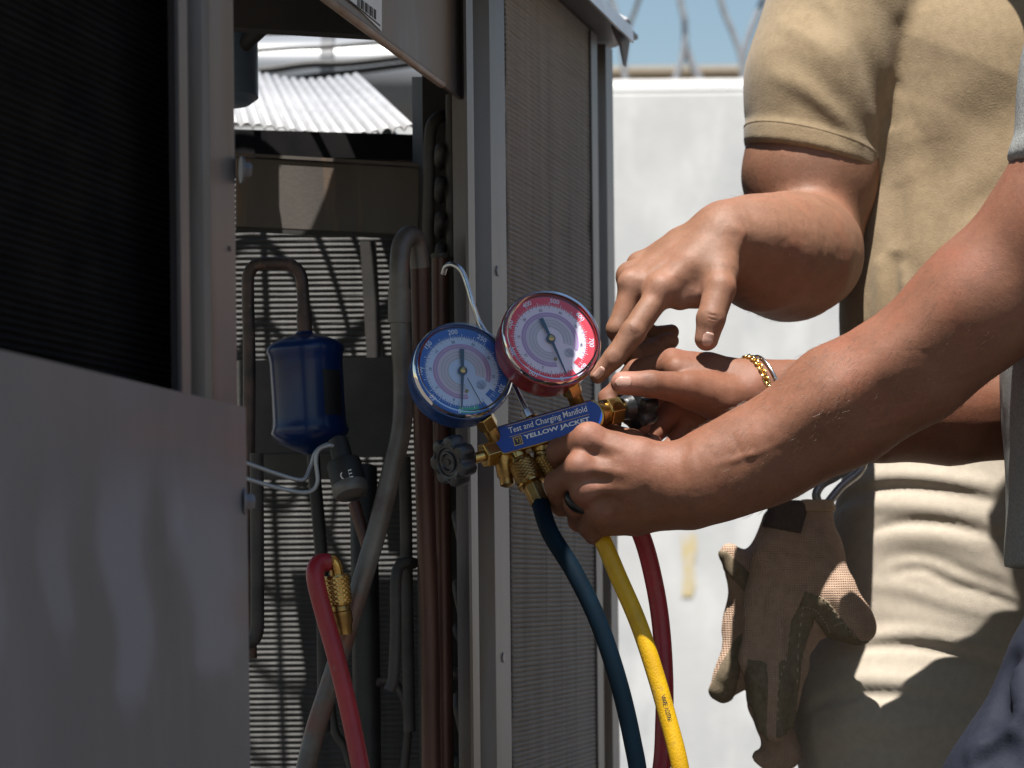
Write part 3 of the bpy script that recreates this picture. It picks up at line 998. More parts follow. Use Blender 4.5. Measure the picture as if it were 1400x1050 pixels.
def hexa(c, axis, r, h, name, m='brass', parent=None, hint=(0, 0, 1), ch=.0012):
    o = new_obj(name, *lathe(c, axis, [(r * .9, 0), (r, ch * .6), (r, h - ch * .6), (r * .9, h)], 6, hint), K[m], parent or man)
    return bevel_obj(o, .0006, 2)


def knurled(c, axis, r, h, name, m='brassdark', parent=None):
    """coupling nut with real crossed knurl relief"""
    a, s, u = frame(axis)
    seg, rows = 56, 26
    v, f = [], []
    for i in range(rows + 1):
        for k in range(seg):
            t = 2 * math.pi * k / seg
            edge = min(1, min(i, rows - i) / 2.0)
            ph = k * math.pi / 2
            kn = .00035 * edge * (math.cos(ph + i * math.pi / 2) + math.cos(ph - i * math.pi / 2)) * .5
            rad = r * (.93 + .07 * edge) + kn
            v.append(np.asarray(c) + a * (h * i / rows) + rad * (math.cos(t) * s + math.sin(t) * u))
    for i in range(rows):
        for k in range(seg):
            p, q = i * seg + k, i * seg + (k + 1) % seg
            f.append((p, q, q + seg, p + seg))
    f.append(tuple(range(seg))[::-1])
    f.append(tuple(rows * seg + k for k in range(seg)))
    return new_obj(name, v, f, K[m], parent or man)


def gauge(cpx, cpy, d, N, shell, ringm, nums, a0, step, stem_px, needle, tail, red_needle, label):
    c = P(cpx, cpy, d)
    N = nrm(N)
    R = .0405
    up = nrm(np.array([0, 0, 1.0]) - N * N[2])
    rt = nrm(np.cross(up, -N)) * -1
    rt = nrm(np.cross(N, up)) * -1
    if rt[0] < 0:
        rt = -rt
    D = .034
    g = new_obj('gauge', *lathe(c, N, [(.012, -D), (R - .004, -D), (R - .0005, -D + .004), (R, -D + .008), (R, -.010), (R + .0004, -.0095), (R + .0004, -.006), (R - .001, -.0055), (R - .0012, -.0075)], 72), K[shell], man, 40)
    g['label'] = label

    def at(rr, deg, h):
        t = math.radians(deg)
        return c + N * h + rr * (math.sin(t) * rt + math.cos(t) * up)

    def sector(r0, r1, t0, t1, h, name, m, n=48):
        v, f = [], []
        for i in range(n + 1):
            t = t0 + (t1 - t0) * i / n
            v += [at(r0, t, h), at(r1, t, h)]
        for i in range(n):
            f.append((2 * i, 2 * i + 1, 2 * i + 3, 2 * i + 2))
        return new_obj(name, v, f, K[m], g)
    Rd = .0378
    h0 = -.0062
    sector(.0001, Rd, 0, 360, h0, 'dial_face', 'd_white_blue' if ringm == 'd_blue' else 'd_white_red', 72)
    sector(Rd * .80, Rd, -212, 138, h0 + .0002, 'dial_band', ringm, 72)
    sector(Rd * .54, Rd * .64, -188, 113, h0 + .0002, 'dial_band', 'd_purple', 60)
    sector(Rd * .30, Rd * .535, -188, 106, h0 + .0002, 'dial_band', 'd_lilac', 60)
    sector(Rd * .44, Rd * .47, -188, 106, h0 + .0004, 'dial_band', 'd_grey', 60)
    sector(Rd * .37, Rd * .40, -188, 100, h0 + .0004, 'dial_band', 'd_grey', 60)
    sector(Rd * .30, Rd * .33, -188, 100, h0 + .0004, 'dial_band', 'd_grey', 60)
    sector(Rd * .575, Rd * .595, -188, 113, h0 + .0004, 'dial_band', 'd_grey', 60)
    if ringm == 'd_blue':
        sector(Rd * .82, Rd * .97, 160, 190, h0 + .0003, 'dial_band', 'd_green', 12)
    sector(Rd * .70, Rd * .80, 124, 138, h0 + .0003, 'dial_band', ringm, 8)
    mw, mk = MB(), MB()
    n = int(350 / 3.6)
    for i in range(n + 1):
        t = -212 + 350 * i / n
        lng = (i % 5 == 0)
        r0, r1 = (Rd * .79, Rd * (.875 if lng else .84))
        wdt = .28 if not lng else .4
        mw.add([at(r0, t - wdt, h0 + .0004), at(r1, t - wdt, h0 + .0004), at(r1, t + wdt, h0 + .0004), at(r0, t + wdt, h0 + .0004)], [(0, 1, 2, 3)])
        if i % 2 == 0:
            r0, r1 = (Rd * .735 if lng else Rd * .76), Rd * .795
            mk.add([at(r0, t - .3, h0 + .0004), at(r1, t - .3, h0 + .0004), at(r1, t + .3, h0 + .0004), at(r0, t + .3, h0 + .0004)], [(0, 1, 2, 3)])
    for q, nm, mm in ((mw, 'tick_marks', 'd_white'), (mk, 'tick_marks', 'd_black')):
        oo = q.build(nm, K[mm], g)
        oo['kind'] = 'stuff'
    for i, s in enumerate(nums):
        t = a0 + step * i
        tt = math.radians(t)
        ay = math.sin(tt) * rt + math.cos(tt) * up
        ax = math.cos(tt) * rt - math.sin(tt) * up
        put(text_mesh(s, None, .0040, .014), at(Rd * .925, t, h0 + .0004), ax, ay, 'numeral', K['d_white'], g)
    for i in range(8):
        t = -160 + 37 * i
        tt = math.radians(t)
        ay = math.sin(tt) * rt + math.cos(tt) * up
        ax = math.cos(tt) * rt - math.sin(tt) * up
        put(text_mesh(str(5 * i) if ringm == 'd_blue' else str(5 * i + 5), None, .0022, .005), at(Rd * .695, t, h0 + .0004), ax, ay, 'numeral', K['d_black'], g)
    # needle: broad tail, thin pointer, hub
    def blade(r0, r1, w0, w1, deg, h, name, m):
        t = math.radians(deg)
        dd = math.sin(t) * rt + math.cos(t) * up
        ss = math.cos(t) * rt - math.sin(t) * up
        b = c + N * h
        pol = [b + dd * r0 - ss * w0, b + dd * r1 - ss * w1, b + dd * r1 + ss * w1, b + dd * r0 + ss * w0]
        return new_obj(name, *prism(pol, N * .0004), K[m], g)
    blade(-.001, Rd * .50, .0010, .0019, tail, h0 + .0022, 'needle_tail', 'needle')
    blade(-.001, Rd * .86, .0013, .0005, needle, h0 + .0022, 'needle', 'needle')
    if red_needle is not None:
        blade(Rd * .2, Rd * .98, .0003, .0003, red_needle, h0 + .0032, 'marker_needle', 'd_black')
    new_obj('needle_hub', *lathe(c, N, [(.0038, h0 + .001), (.0038, h0 + .003), (.0028, h0 + .0032)], 28), K['needle'], g, 40)
    new_obj('hub_pin', *lathe(c, N, [(.0026, h0 + .003), (.0026, h0 + .0040), (.002, h0 + .0044)], 24), K['brass'], g, 40)
    new_obj('set_screw', *lathe(at(Rd * .46, 172, 0), N, [(.0014, h0), (.0014, h0 + .0012)], 16), K['brassdark'], g, 40)
    new_obj('dial_plug', *lathe(at(Rd * .50, 128, 0), N, [(.0042, h0), (.0040, h0 + .001)], 28), K['lens'], g, 40)
    # clear lens with a raised rim
    prof = [(R + .0008, -.0066), (R + .0010, -.001), (R - .0002, .0010), (R - .0022, .0014), (R - .0032, .0002), (R - .0042, -.0004), (R * .6, .0006), (R * .3, .0012), (.0002, .0014)]
    new_obj('lens', *lathe(c, N, prof, 72, cap=False), K['lens'], g, 35)
    new_obj('lens_rim', *lathe(c, N, [(R + .0010, -.0075), (R + .0016, -.0068), (R + .0016, -.0055), (R + .0008, -.0050)], 72, cap=False), K[shell], g, 40)
    # stem: hex and neck down to the manifold
    sx, sy, sx2, sy2 = stem_px
    p0, p1 = P(sx, sy, d + .018), P(sx2, sy2, 1.982)
    axs = nrm(p1 - p0)
    Ls = np.linalg.norm(p1 - p0)
    hexa(p0 - axs * .003, axs, .0088, .0125, 'stem_nut', 'brass', g, (1, 0, 0))
    new_obj('stem', *lathe(p0, axs, [(.0052, -.012), (.0052, .008), (.0062, .0095), (.0062, Ls + .006)], 24), K['brassdark'], g, 40)
    return g


gauge(634, 504, 1.955, (.24, -.90, .30), 'bluecase', 'd_blue', ['0', '50', '100', '150', '200', '250', '300', '350'], -172, 41, (662, 572, 673, 592), 186, 3, 156, 'blue dial gauge left of the red one')
gauge(755, 460, 1.950, (.26, -.89, .32), 'redcase', 'd_red', ['0', '100', '200', '300', '400', '500', '600', '700', '800'], -190, 40.5, (779, 525, 788, 548), 163, -20, None, 'dark red dial gauge right of the blue one')


def knob(c, ax_, R, name='valve_knob'):
    ax_ = nrm(ax_)
    def rad(t, r):
        return r * (1 + (.10 * math.cos(7 * t) - .02 * math.cos(14 * t) if r > R * .7 else 0))
    o = new_obj(name, *lathe(c, ax_, [(.009, -.012), (.011, -.004), (R * .8, -.003), (R * .98, -.0015), (R, .002), (R, .009), (R * .96, .0115), (R * .86, .0125), (R * .60, .0118), (R * .56, .0105), (R * .44, .0105), (R * .42, .0122), (R * .36, .0124), (R * .3, .0108), (R * .12, .0108), (R * .1, .0118), (.0002, .0118)], 112, (0, 0, 1), rad), K['knobblack'], man, 40)
    a, s, u = frame(ax_)
    for k in range(7):
        t = 2 * math.pi * k / 7 + .4
        ce_ = np.asarray(c) + ax_ * .0126 + R * .74 * (math.cos(t) * s + math.sin(t) * u)
        tg = -math.sin(t) * s + math.cos(t) * u
        rd = math.cos(t) * s + math.sin(t) * u
        new_obj('embossed_mark', *prism([ce_ - tg * .0022 - rd * .0006, ce_ + tg * .0022 - rd * .0006, ce_ + tg * .0022 + rd * .0006, ce_ - tg * .0022 + rd * .0006], ax_ * .0005), K['knobblack'], o)
    return o


K['knobblack'] = mat('black_knob_plastic', (.012, .013, .016), (.05, .06, .08), 60, .34, 0, .3, 400, lo=.5, hi=.75)
# left end: bonnet nut, stem and knob facing left towards the camera
lx = nrm(-aM * .86 + np.array([0.02, -.50, -.02]))
pl_ = onM(-hl + .004, -.006, -.010)
hexa(pl_ + lx * .004, lx, .0112, .013, 'bonnet_nut', 'brass')
new_obj('valve_stem', *lathe(pl_, lx, [(.009, -.004), (.0085, .006), (.0045, .017), (.0045, .03)], 24), K['brass'], man, 40)
knob(P(626, 629, 1.955), nrm(P(626, 629, 1.955) - pl_), .0195)
rx_ = nrm(aM * .80 + np.array([0.0, .62, .0]))
pr_ = onM(hl - .003, .001, -.010)
new_obj('valve_stem', *lathe(pr_, rx_, [(.010, -.004), (.0095, .006), (.005, .017), (.005, .03)], 24), K['brass'], man, 40)
hexa(pr_ + rx_ * .0035, rx_, .0122, .0135, 'bonnet_nut', 'brass')
knob(pr_ + rx_ * .033, rx_, .0188)

# hanger hook: rod with a nut at the centre of the body
hp = spline([P(726, 573, 1.985), P(712, 545, 1.99), P(690, 500, 2.0), P(668, 462, 2.005), P(655, 440, 2.01), (P(647, 418, 2.01)), P(641, 396, 2.012), P(632, 372, 2.015), P(620, 362, 2.018), P(610, 364, 2.025), P(606, 374, 2.03)], 7)
new_obj('hanger_hook', *tube(hp, .0023, 14), K['chrome'], man, 50)
hexa(P(719, 560, 1.987), nrm(P(726, 573, 1.985) - P(712, 545, 1.99)), .0056, .008, 'hook_nut', 'chrome')
new_obj('hook_boss', *lathe(P(724, 570, 1.986), nrm(P(730, 582, 1.985) - P(722, 566, 1.985)), [(.0065, 0), (.0075, .002), (.0075, .014)], 24), K['brass'], man, 40)

# ports below
pdn = nrm(P(712, 660, 1.962) - P(694, 622, 1.972))
pp0 = onM(-.031, -.012, -.008)
new_obj('hose_port', *lathe(pp0, pdn, [(.0075, -.003), (.0075, .004), (.0068, .006), (.0068, .02)], 28), K['brass'], man, 40)
q_ = P(687, 618, 1.99)
new_obj('hose_port', *lathe(q_, nrm(P(694, 664, 1.985) - q_), [(.0085, -.004), (.0085, .010), (.0075, .012), (.0075, .02), (.006, .022), (.006, .028), (.002, .03)], 28), K['brassdark'], man, 40)
q_ = P(740, 606, 1.985)
new_obj('hose_port', *lathe(q_, nrm(P(742, 640, 1.985) - q_), [(.008, -.004), (.008, .006), (.0066, .007), (.0066, .009), (.0074, .010), (.0066, .011), (.0074, .012), (.0066, .013), (.0074, .014), (.0066, .015), (.0074, .016), (.006, .02)], 28), K['brassdark'], man, 40)
q_ = P(800, 590, 1.985)
new_obj('hose_port', *lathe(q_, nrm(P(806, 640, 1.985) - q_), [(.008, -.006), (.008, .006), (.0066, .008), (.0066, .03)], 28), K['brassdark'], man, 40)


# hoses: rubber tube, coupling nut, crimped ferrule
def hose(name, pts, r, m, label, group='charging hoses on the manifold'):
    q = spline(pts, 10)
    h = empty(name, q[-1], label, 'hose', group)
    new_obj('rubber_tube', *tube(q, r, 20), K[m], h, True)
    return h


def coupling(h, p0, axis, r=.0112, L=.019):
    axis = nrm(axis)
    knurled(p0, axis, r, L, 'coupling_nut', 'brassdark', h)
    new_obj('nut_collar', *lathe(p0, axis, [(r * .86, -.003), (r * .9, .0), (r * .9, .001)], 32), K['brass'], h, 40)
    new_obj('nut_rim', *lathe(p0 + axis * L, axis, [(r * .9, -.0005), (r * 1.02, .0006), (r * 1.02, .0022), (r * .8, .003)], 32), K['brass'], h, 40)
    o = new_obj('ferrule', *lathe(p0 + axis * (L + .002), axis, [(.0078, 0), (.0086, .0015), (.0086, .018), (.0080, .019)], 8), K['brassdark'], h, 20)
    bevel_obj(o, .0006, 2)
    return p0 + axis * (L + .018)


pk = pp0 + pdn * .010
hb_end = pk + pdn * .040
hb = hose('charging_hose', [hb_end - pdn * .003, P(752, 728, 1.945), P(785, 782, 1.935), P(818, 850, 1.93), P(845, 930, 1.93), P(864, 1010, 1.935), P(876, 1090, 1.94), P(890, 1300, 1.95), P(880, 1700, 1.95), P(840, 2300, 1.9), np.array([.05, 1.80, .02]), np.array([.25, 1.6, .012])], .0073, 'hose_blue', 'dark blue rubber hose hanging from the left port of the brass manifold')
coupling(hb, pk, pdn)
hy = hose('charging_hose', [P(742, 628, 1.985), P(760, 650, 1.985), P(795, 690, 1.99), P(822, 735, 1.975), P(846, 790, 1.97), P(872, 850, 1.965), P(894, 915, 1.96), P(914, 985, 1.955), P(931, 1055, 1.95), P(950, 1180, 1.95), P(970, 1500, 1.95), P(980, 2100, 1.92), np.array([.22, 1.85, .02]), np.array([.42, 1.7, .012])], .0072, 'hose_yellow', 'yellow rubber hose with black print hanging in the middle between the others')
knurled(P(741, 622, 1.985), nrm(P(752, 642, 1.985) - P(741, 622, 1.985)), .0105, .018, 'coupling_nut', 'brassdark', hy)
hr = hose('charging_hose', [P(804, 618, 1.985), P(822, 645, 1.99), P(855, 690, 2.0), P(878, 735, 2.01), P(893, 790, 2.015), P(903, 850, 2.015), P(908, 920, 2.01), P(908, 990, 2.005), P(903, 1060, 2.0), P(880, 1180, 1.98), P(800, 1330, 1.96), P(680, 1380, 1.95), P(580, 1310, 1.95), P(520, 1180, 1.96), P(498, 1075, 1.97), P(479, 980, 1.98), P(460, 900, 1.985), P(446, 850, 1.99), P(434, 805, 1.992), P(431, 782, 1.995), P(437, 770, 2.0), P(449, 769, 2.004)], .0076, 'hose_red', 'red rubber hose looping from the manifold to the brass fitting inside the unit')
knurled(P(803, 612, 1.985), nrm(P(822, 645, 1.99) - P(803, 612, 1.985)), .0105, .018, 'coupling_nut', 'brassdark', hr)
# lower end of the red hose: elbow, knurled nut
e0 = P(452, 766, 2.006)
new_obj('elbow', *tube(spline([P(440, 769, 2.0), e0, P(459, 775, 2.008), P(462, 795, 2.01)], 5), .0058, 16), K['brass'], hr, 50)
kd = nrm(P(466, 840, 2.012) - P(459, 787, 2.01))
knurled(P(459, 786, 2.01), kd, .0108, .025, 'coupling_nut', 'brass', hr)
# service valve on the unit that it is screwed to
new_obj('service_valve', *lathe(P(464, 825, 2.012), kd, [(.006, -.002), (.0085, .001), (.0085, .006), (.0095, .007), (.0095, .016), (.008, .018), (.0075, .026)], 28), K['brassdark'], unit, 40)

# print on the yellow hose, wrapped along it
hv = P(903, 945, 1.9545)
hd = nrm(P(914, 985, 1.955) - P(894, 915, 1.96))
hs_ = nrm(np.cross(hd, (0, -1, 0)))
put(text_mesh('WE 1276', .021, .0036, .01), P(911, 967, 1.9475 + .001), hd, hs_ * (1 if hs_[0] > 0 else -1), 'hose_print', K['printblack'], hy)

# ------------------------------------------------------------------ organic shapes: distance fields meshed on a grid
def segd(Q, a, b):
    """distance to segment, parameter"""
    a = np.asarray(a, np.float32)
    ba = np.asarray(b, np.float32) - a
    pa = Q - a
    h = np.clip(pa @ ba / (ba @ ba + 1e-12), 0, 1)
    return np.linalg.norm(pa - h[:, None] * ba, axis=1), h


def cone(Q, a, b, ra, rb):
    d, h = segd(Q, a, b)
    return d - (ra + (rb - ra) * h)


def smin(a, b, k):
    h = np.maximum(k - np.abs(a - b), 0) / k
    return np.minimum(a, b) - h * h * k * 0.25


def smax(a, b, k):
    return -smin(-a, -b, k)


def chain(Q, pts, k=0.004):
    """pts: list of (position, radius)"""
    d = None
    for (a, ra), (b, rb) in zip(pts[:-1], pts[1:]):
        c = cone(Q, a, b, ra, rb)
        d = c if d is None else smin(d, c, k)
    return d


def polyd(Q, pts):
    d = None
    for a, b in zip(pts[:-1], pts[1:]):
        c, _ = segd(Q, a, b)
        d = c if d is None else np.minimum(d, c)
    return d


def fold(Q, d, pts, w, amp):
    """raise (amp > 0) or sink (amp < 0) the surface along a line, fading towards its ends"""
    lo = np.min(pts, axis=0) - 3 * w
    hi = np.max(pts, axis=0) + 3 * w
    m = np.all((Q > lo) & (Q < hi), axis=1)
    if not m.any():
        return d
    q = Q[m]
    L = np.cumsum([0] + [np.linalg.norm(np.asarray(b) - np.asarray(a)) for a, b in zip(pts[:-1], pts[1:])])
    best = np.full(len(q), 9.0, np.float32)
    par = np.zeros(len(q), np.float32)
    for i in range(len(pts) - 1):
        c, h = segd(q, pts[i], pts[i + 1])
        t = (L[i] + h * (L[i + 1] - L[i])) / L[-1]
        u = c < best
        best[u] = c[u]
        par[u] = t[u]
    d = d.copy()
    d[m] -= amp * np.exp(-(best / w) ** 2) * np.clip(np.sin(np.pi * np.clip(par, 0, 1)), 0, 1) ** .6
    return d


_tab = rng.random(4096).astype(np.float32)


def vnoise(Q, s):
    q = Q * s
    i = np.floor(q).astype(np.int64)
    f = q - i
    f = f * f * (3 - 2 * f)
    out = 0
    for dx in (0, 1):
        for dy in (0, 1):
            for dz in (0, 1):
                hsh = ((i[:, 0] + dx) * 73856093 ^ (i[:, 1] + dy) * 19349663 ^ (i[:, 2] + dz) * 83492791) & 4095
                w = (f[:, 0] if dx else 1 - f[:, 0]) * (f[:, 1] if dy else 1 - f[:, 1]) * (f[:, 2] if dz else 1 - f[:, 2])
                out = out + w * _tab[hsh]
    return out - 0.5


def axis(lo, hi, flo, fhi, hf, hc):
    a = list(np.arange(flo, fhi + hf * .5, hf))
    h, x = hf, a[-1]
    while x < hi:
        h = min(h * 1.25, hc)
        x += h
        a.append(x)
    h, x, pre = hf, a[0], []
    while x > lo:
        h = min(h * 1.25, hc)
        x -= h
        pre.append(x)
    return np.array(pre[::-1] + a, np.float32)


def run(f, Q):
    out = np.empty(len(Q), np.float32)
    for i in range(0, len(Q), 150000):
        out[i:i + 150000] = f(Q[i:i + 150000])
    return out


def mesh_field(f, ax, B=10, margin=0.012, slack=1.2):
    xs, ys, zs = ax
    n = [len(a) for a in ax]
    V = np.full(n, 9.0, np.float32)
    cs = [np.arange(0, k, B) for k in n]
    def mids(a, c):
        e = np.minimum(c + B, len(a) - 1)
        return (a[c] + a[e]) / 2, (a[e] - a[c]) / 2
    mx, hx = mids(xs, cs[0])
    my, hy = mids(ys, cs[1])
    mz, hz = mids(zs, cs[2])
    C = np.stack(np.meshgrid(mx, my, mz, indexing='ij'), -1).reshape(-1, 3)
    H = np.sqrt((np.stack(np.meshgrid(hx, hy, hz, indexing='ij'), -1).reshape(-1, 3) ** 2).sum(1))
    d = run(f, C)
    act = np.abs(d) < H * slack + margin
    sign = d < 0
    I = np.stack(np.meshgrid(*cs, indexing='ij'), -1).reshape(-1, 3)
    for (i, j, k), s in zip(I[~act & sign], d[~act & sign]):
        V[i:i + B, j:j + B, k:k + B] = -9.0
    off = np.stack(np.meshgrid(*[np.arange(B)] * 3, indexing='ij'), -1).reshape(-1, 3)
    L = (I[act][:, None, :] + off[None]).reshape(-1, 3)
    L = L[(L[:, 0] < n[0]) & (L[:, 1] < n[1]) & (L[:, 2] < n[2])]
    Q = np.stack([xs[L[:, 0]], ys[L[:, 1]], zs[L[:, 2]]], 1)
    V[L[:, 0], L[:, 1], L[:, 2]] = run(f, Q)
    # surface nets
    neg = V < 0
    c = [neg[dx:n[0] - 1 + dx, dy:n[1] - 1 + dy, dz:n[2] - 1 + dz] for dx in (0, 1) for dy in (0, 1) for dz in (0, 1)]
    s = sum(q.astype(np.int8) for q in c)
    cells = np.argwhere((s > 0) & (s < 8))
    cid = np.full([k - 1 for k in n], -1, np.int32)
    cid[cells[:, 0], cells[:, 1], cells[:, 2]] = np.arange(len(cells))
    acc = np.zeros((len(cells), 3), np.float64)
    cnt = np.zeros(len(cells))
    corners = [(dx, dy, dz) for dx in (0, 1) for dy in (0, 1) for dz in (0, 1)]
    def pos(ix):
        return np.stack([xs[ix[:, 0]], ys[ix[:, 1]], zs[ix[:, 2]]], 1)
    for a in corners:
        for axn in range(3):
            if a[axn]:
                continue
            b = list(a)
            b[axn] = 1
            ia, ib = cells + np.array(a), cells + np.array(b)
            va, vb = V[ia[:, 0], ia[:, 1], ia[:, 2]], V[ib[:, 0], ib[:, 1], ib[:, 2]]
            m = (va < 0) != (vb < 0)
            t = np.where(m, va / (va - vb + 1e-12), 0)
            p = pos(ia) * (1 - t)[:, None] + pos(ib) * t[:, None]
            acc[m] += p[m]
            cnt[m] += 1
    verts = acc / cnt[:, None]
    faces = []
    for axn in range(3):
        o1, o2 = [(1, 2), (2, 0), (0, 1)][axn]
        sl_a = [slice(1, -1)] * 3
        sl_a[axn] = slice(0, n[axn] - 1)
        sl_b = [slice(1, -1)] * 3
        sl_b[axn] = slice(1, n[axn])
        A, Bn = neg[tuple(sl_a)], neg[tuple(sl_b)]
        for flip, msk in ((False, A & ~Bn), (True, ~A & Bn)):
            e = np.argwhere(msk)
            if not len(e):
                continue
            base = e.copy()
            base[:, o1] += 1
            base[:, o2] += 1
            q = []
            for d1, d2 in ((-1, -1), (0, -1), (0, 0), (-1, 0)):
                ix = base.copy()
                ix[:, o1] += d1
                ix[:, o2] += d2
                q.append(cid[ix[:, 0], ix[:, 1], ix[:, 2]])
            q = np.stack(q, 1)
            if flip:
                q = q[:, ::-1]
            faces.append(q)
    return verts, np.concatenate(faces)


def relax(v, f, it=2, lam=0.5):
    e = np.concatenate([f[:, [0, 1]], f[:, [1, 2]], f[:, [2, 3]], f[:, [3, 0]]])
    e = np.concatenate([e, e[:, ::-1]])
    deg = np.bincount(e[:, 0], minlength=len(v)).astype(float)
    for k in range(it):
        for l_ in (lam, -lam * 1.04):
            a = np.stack([np.bincount(e[:, 0], weights=v[e[:, 1], i], minlength=len(v)) for i in range(3)], 1) / deg[:, None]
            v = v + l_ * (a - v)
    return v


def field_obj(name, f, ax, m, parent=None, tint=None, it=3, margin=.012):
    v, q = mesh_field(f, ax, margin=margin)
    v = relax(v, q, it)
    if parent is not None:
        org = np.array(parent['_w'])
    else:
        org = np.array([(v[:, 0].min() + v[:, 0].max()) / 2, (v[:, 1].min() + v[:, 1].max()) / 2, v[:, 2].min()])
    me = bpy.data.meshes.new(name)
    me.vertices.add(len(v))
    me.vertices.foreach_set('co', (v - org).astype(np.float32).ravel())
    me.loops.add(len(q) * 4)
    me.loops.foreach_set('vertex_index', q.astype(np.int32).ravel())
    me.polygons.add(len(q))
    me.polygons.foreach_set('loop_start', np.arange(0, len(q) * 4, 4, dtype=np.int32))
    me.polygons.foreach_set('loop_total', np.full(len(q), 4, dtype=np.int32))
    me.update(calc_edges=True)
    me.validate()
    me.shade_smooth()
    if tint is not None:
        at = me.attributes.new('tint', 'FLOAT_COLOR', 'POINT')
        t = tint(v.astype(np.float32))
        at.data.foreach_set('color', np.concatenate([t, np.ones((len(v), 1))], 1).astype(np.float32).ravel())
    o = bpy.data.objects.new(name, me)
    COL.objects.link(o)
    me.materials.append(m)
    if parent is not None:
        o.parent = parent
    else:
        o.location = tuple(org)
    o['_w'] = [float(c) for c in org]
    return o


def trace(f, p, d, n=60):
    """march points p along d until they meet the surface"""
    p = np.array(p, np.float32).reshape(-1, 3)
    d = np.array(d, np.float32).reshape(-1, 3)
    d = d / np.linalg.norm(d, axis=1, keepdims=True)
    t = np.zeros(len(p), np.float32)
    for _ in range(n):
        t += 0.8 * f(p + d * t[:, None])
    return p + d * t[:, None]


def hit(f, pix, start=1.5):
    """points of surface f seen at photo pixels"""
    p = np.array([P(x, y, start) for x, y in pix])
    return trace(f, p, p - cam_pos, 90)


def skin_mat(name, c, dark, pink):
    m = mat(name, c, tuple(x * .86 for x in c), 55, 0.56, 0, 0.0, spec=0.32, sss=0.06)
    nt = m.node_tree
    b = nt.nodes['Principled BSDF']
    src = b.inputs['Base Color'].links[0].from_socket
    at = nt.nodes.new('ShaderNodeAttribute')
    at.attribute_name = 'tint'
    sep = nt.nodes.new('ShaderNodeSeparateColor')
    nt.links.new(at.outputs['Color'], sep.inputs[0])
    for ch, col in (('Red', pink), ('Green', dark)):
        mx = nt.nodes.new('ShaderNodeMix')
        mx.data_type = 'RGBA'
        nt.links.new(sep.outputs[ch], mx.inputs['Factor'])
        nt.links.new(src, mx.inputs[6])
        mx.inputs[7].default_value = (*col, 1)
        src = mx.outputs[2]
    # broad blotches, redder and browner
    tcb = nt.nodes.new('ShaderNodeTexCoord')
    for sc_, colr, a_, b_ in ((26, (c[0] * 1.12, c[1] * .92, c[2] * .88), .5, .75), (70, (c[0] * .78, c[1] * .74, c[2] * .72), .56, .78)):
        nb = nt.nodes.new('ShaderNodeTexNoise')
        nb.inputs['Scale'].default_value = sc_
        nb.inputs['Detail'].default_value = 5
        nt.links.new(tcb.outputs['Object'], nb.inputs['Vector'])
        rm = nt.nodes.new('ShaderNodeMapRange')
        rm.inputs['From Min'].default_value = a_
        rm.inputs['From Max'].default_value = b_
        rm.inputs['To Max'].default_value = .8
        nt.links.new(nb.outputs['Fac'], rm.inputs['Value'])
        mx = nt.nodes.new('ShaderNodeMix')
        mx.data_type = 'RGBA'
        nt.links.new(rm.outputs['Result'], mx.inputs['Factor'])
        nt.links.new(src, mx.inputs[6])
        mx.inputs[7].default_value = (*colr, 1)
        src = mx.outputs[2]
    # fine freckled variation
    tc = nt.nodes.new('ShaderNodeTexCoord')
    nz = nt.nodes.new('ShaderNodeTexNoise')
    nz.inputs['Scale'].default_value = 420
    nz.inputs['Detail'].default_value = 4
    nt.links.new(tc.outputs['Object'], nz.inputs['Vector'])
    hs = nt.nodes.new('ShaderNodeHueSaturation')
    mr = nt.nodes.new('ShaderNodeMapRange')
    mr.inputs['From Min'].default_value = .3
    mr.inputs['From Max'].default_value = .7
    mr.inputs['To Min'].default_value = .91
    mr.inputs['To Max'].default_value = 1.08
    nt.links.new(nz.outputs['Fac'], mr.inputs['Value'])
    nt.links.new(mr.outputs['Result'], hs.inputs['Value'])
    nt.links.new(src, hs.inputs['Color'])
    nt.links.new(hs.outputs['Color'], b.inputs['Base Color'])
    # pores and fine lines
    vo = nt.nodes.new('ShaderNodeTexVoronoi')
    vo.feature = 'DISTANCE_TO_EDGE'
    vo.inputs['Scale'].default_value = 900
    nt.links.new(tc.outputs['Object'], vo.inputs['Vector'])
    nz2 = nt.nodes.new('ShaderNodeTexNoise')
    nz2.inputs['Scale'].default_value = 260
    nz2.inputs['Detail'].default_value = 6
    nt.links.new(tc.outputs['Object'], nz2.inputs['Vector'])
    ad = nt.nodes.new('ShaderNodeMath')
    ad.operation = 'ADD'
    nt.links.new(vo.outputs['Distance'], ad.inputs[0])
    nt.links.new(nz2.outputs['Fac'], ad.inputs[1])
    bp = nt.nodes.new('ShaderNodeBump')
    bp.inputs['Strength'].default_value = .34
    bp.inputs['Distance'].default_value = .0007
    nt.links.new(ad.outputs[0], bp.inputs['Height'])
    nt.links.new(bp.outputs['Normal'], b.inputs['Normal'])
    return m


K['skinA'] = skin_mat('tan_skin', (0.222, 0.110, 0.067), (0.10, 0.046, 0.030), (0.35, 0.175, 0.125))
K['skinB'] = skin_mat('brown_skin', (0.19, 0.081, 0.047), (0.085, 0.036, 0.023), (0.36, 0.165, 0.12))
K['nail'] = mat('fingernail', (0.42, 0.24, 0.185), (0.48, 0.29, 0.235), 200, 0.28, 0, 0.05, 800, coat=0.2)


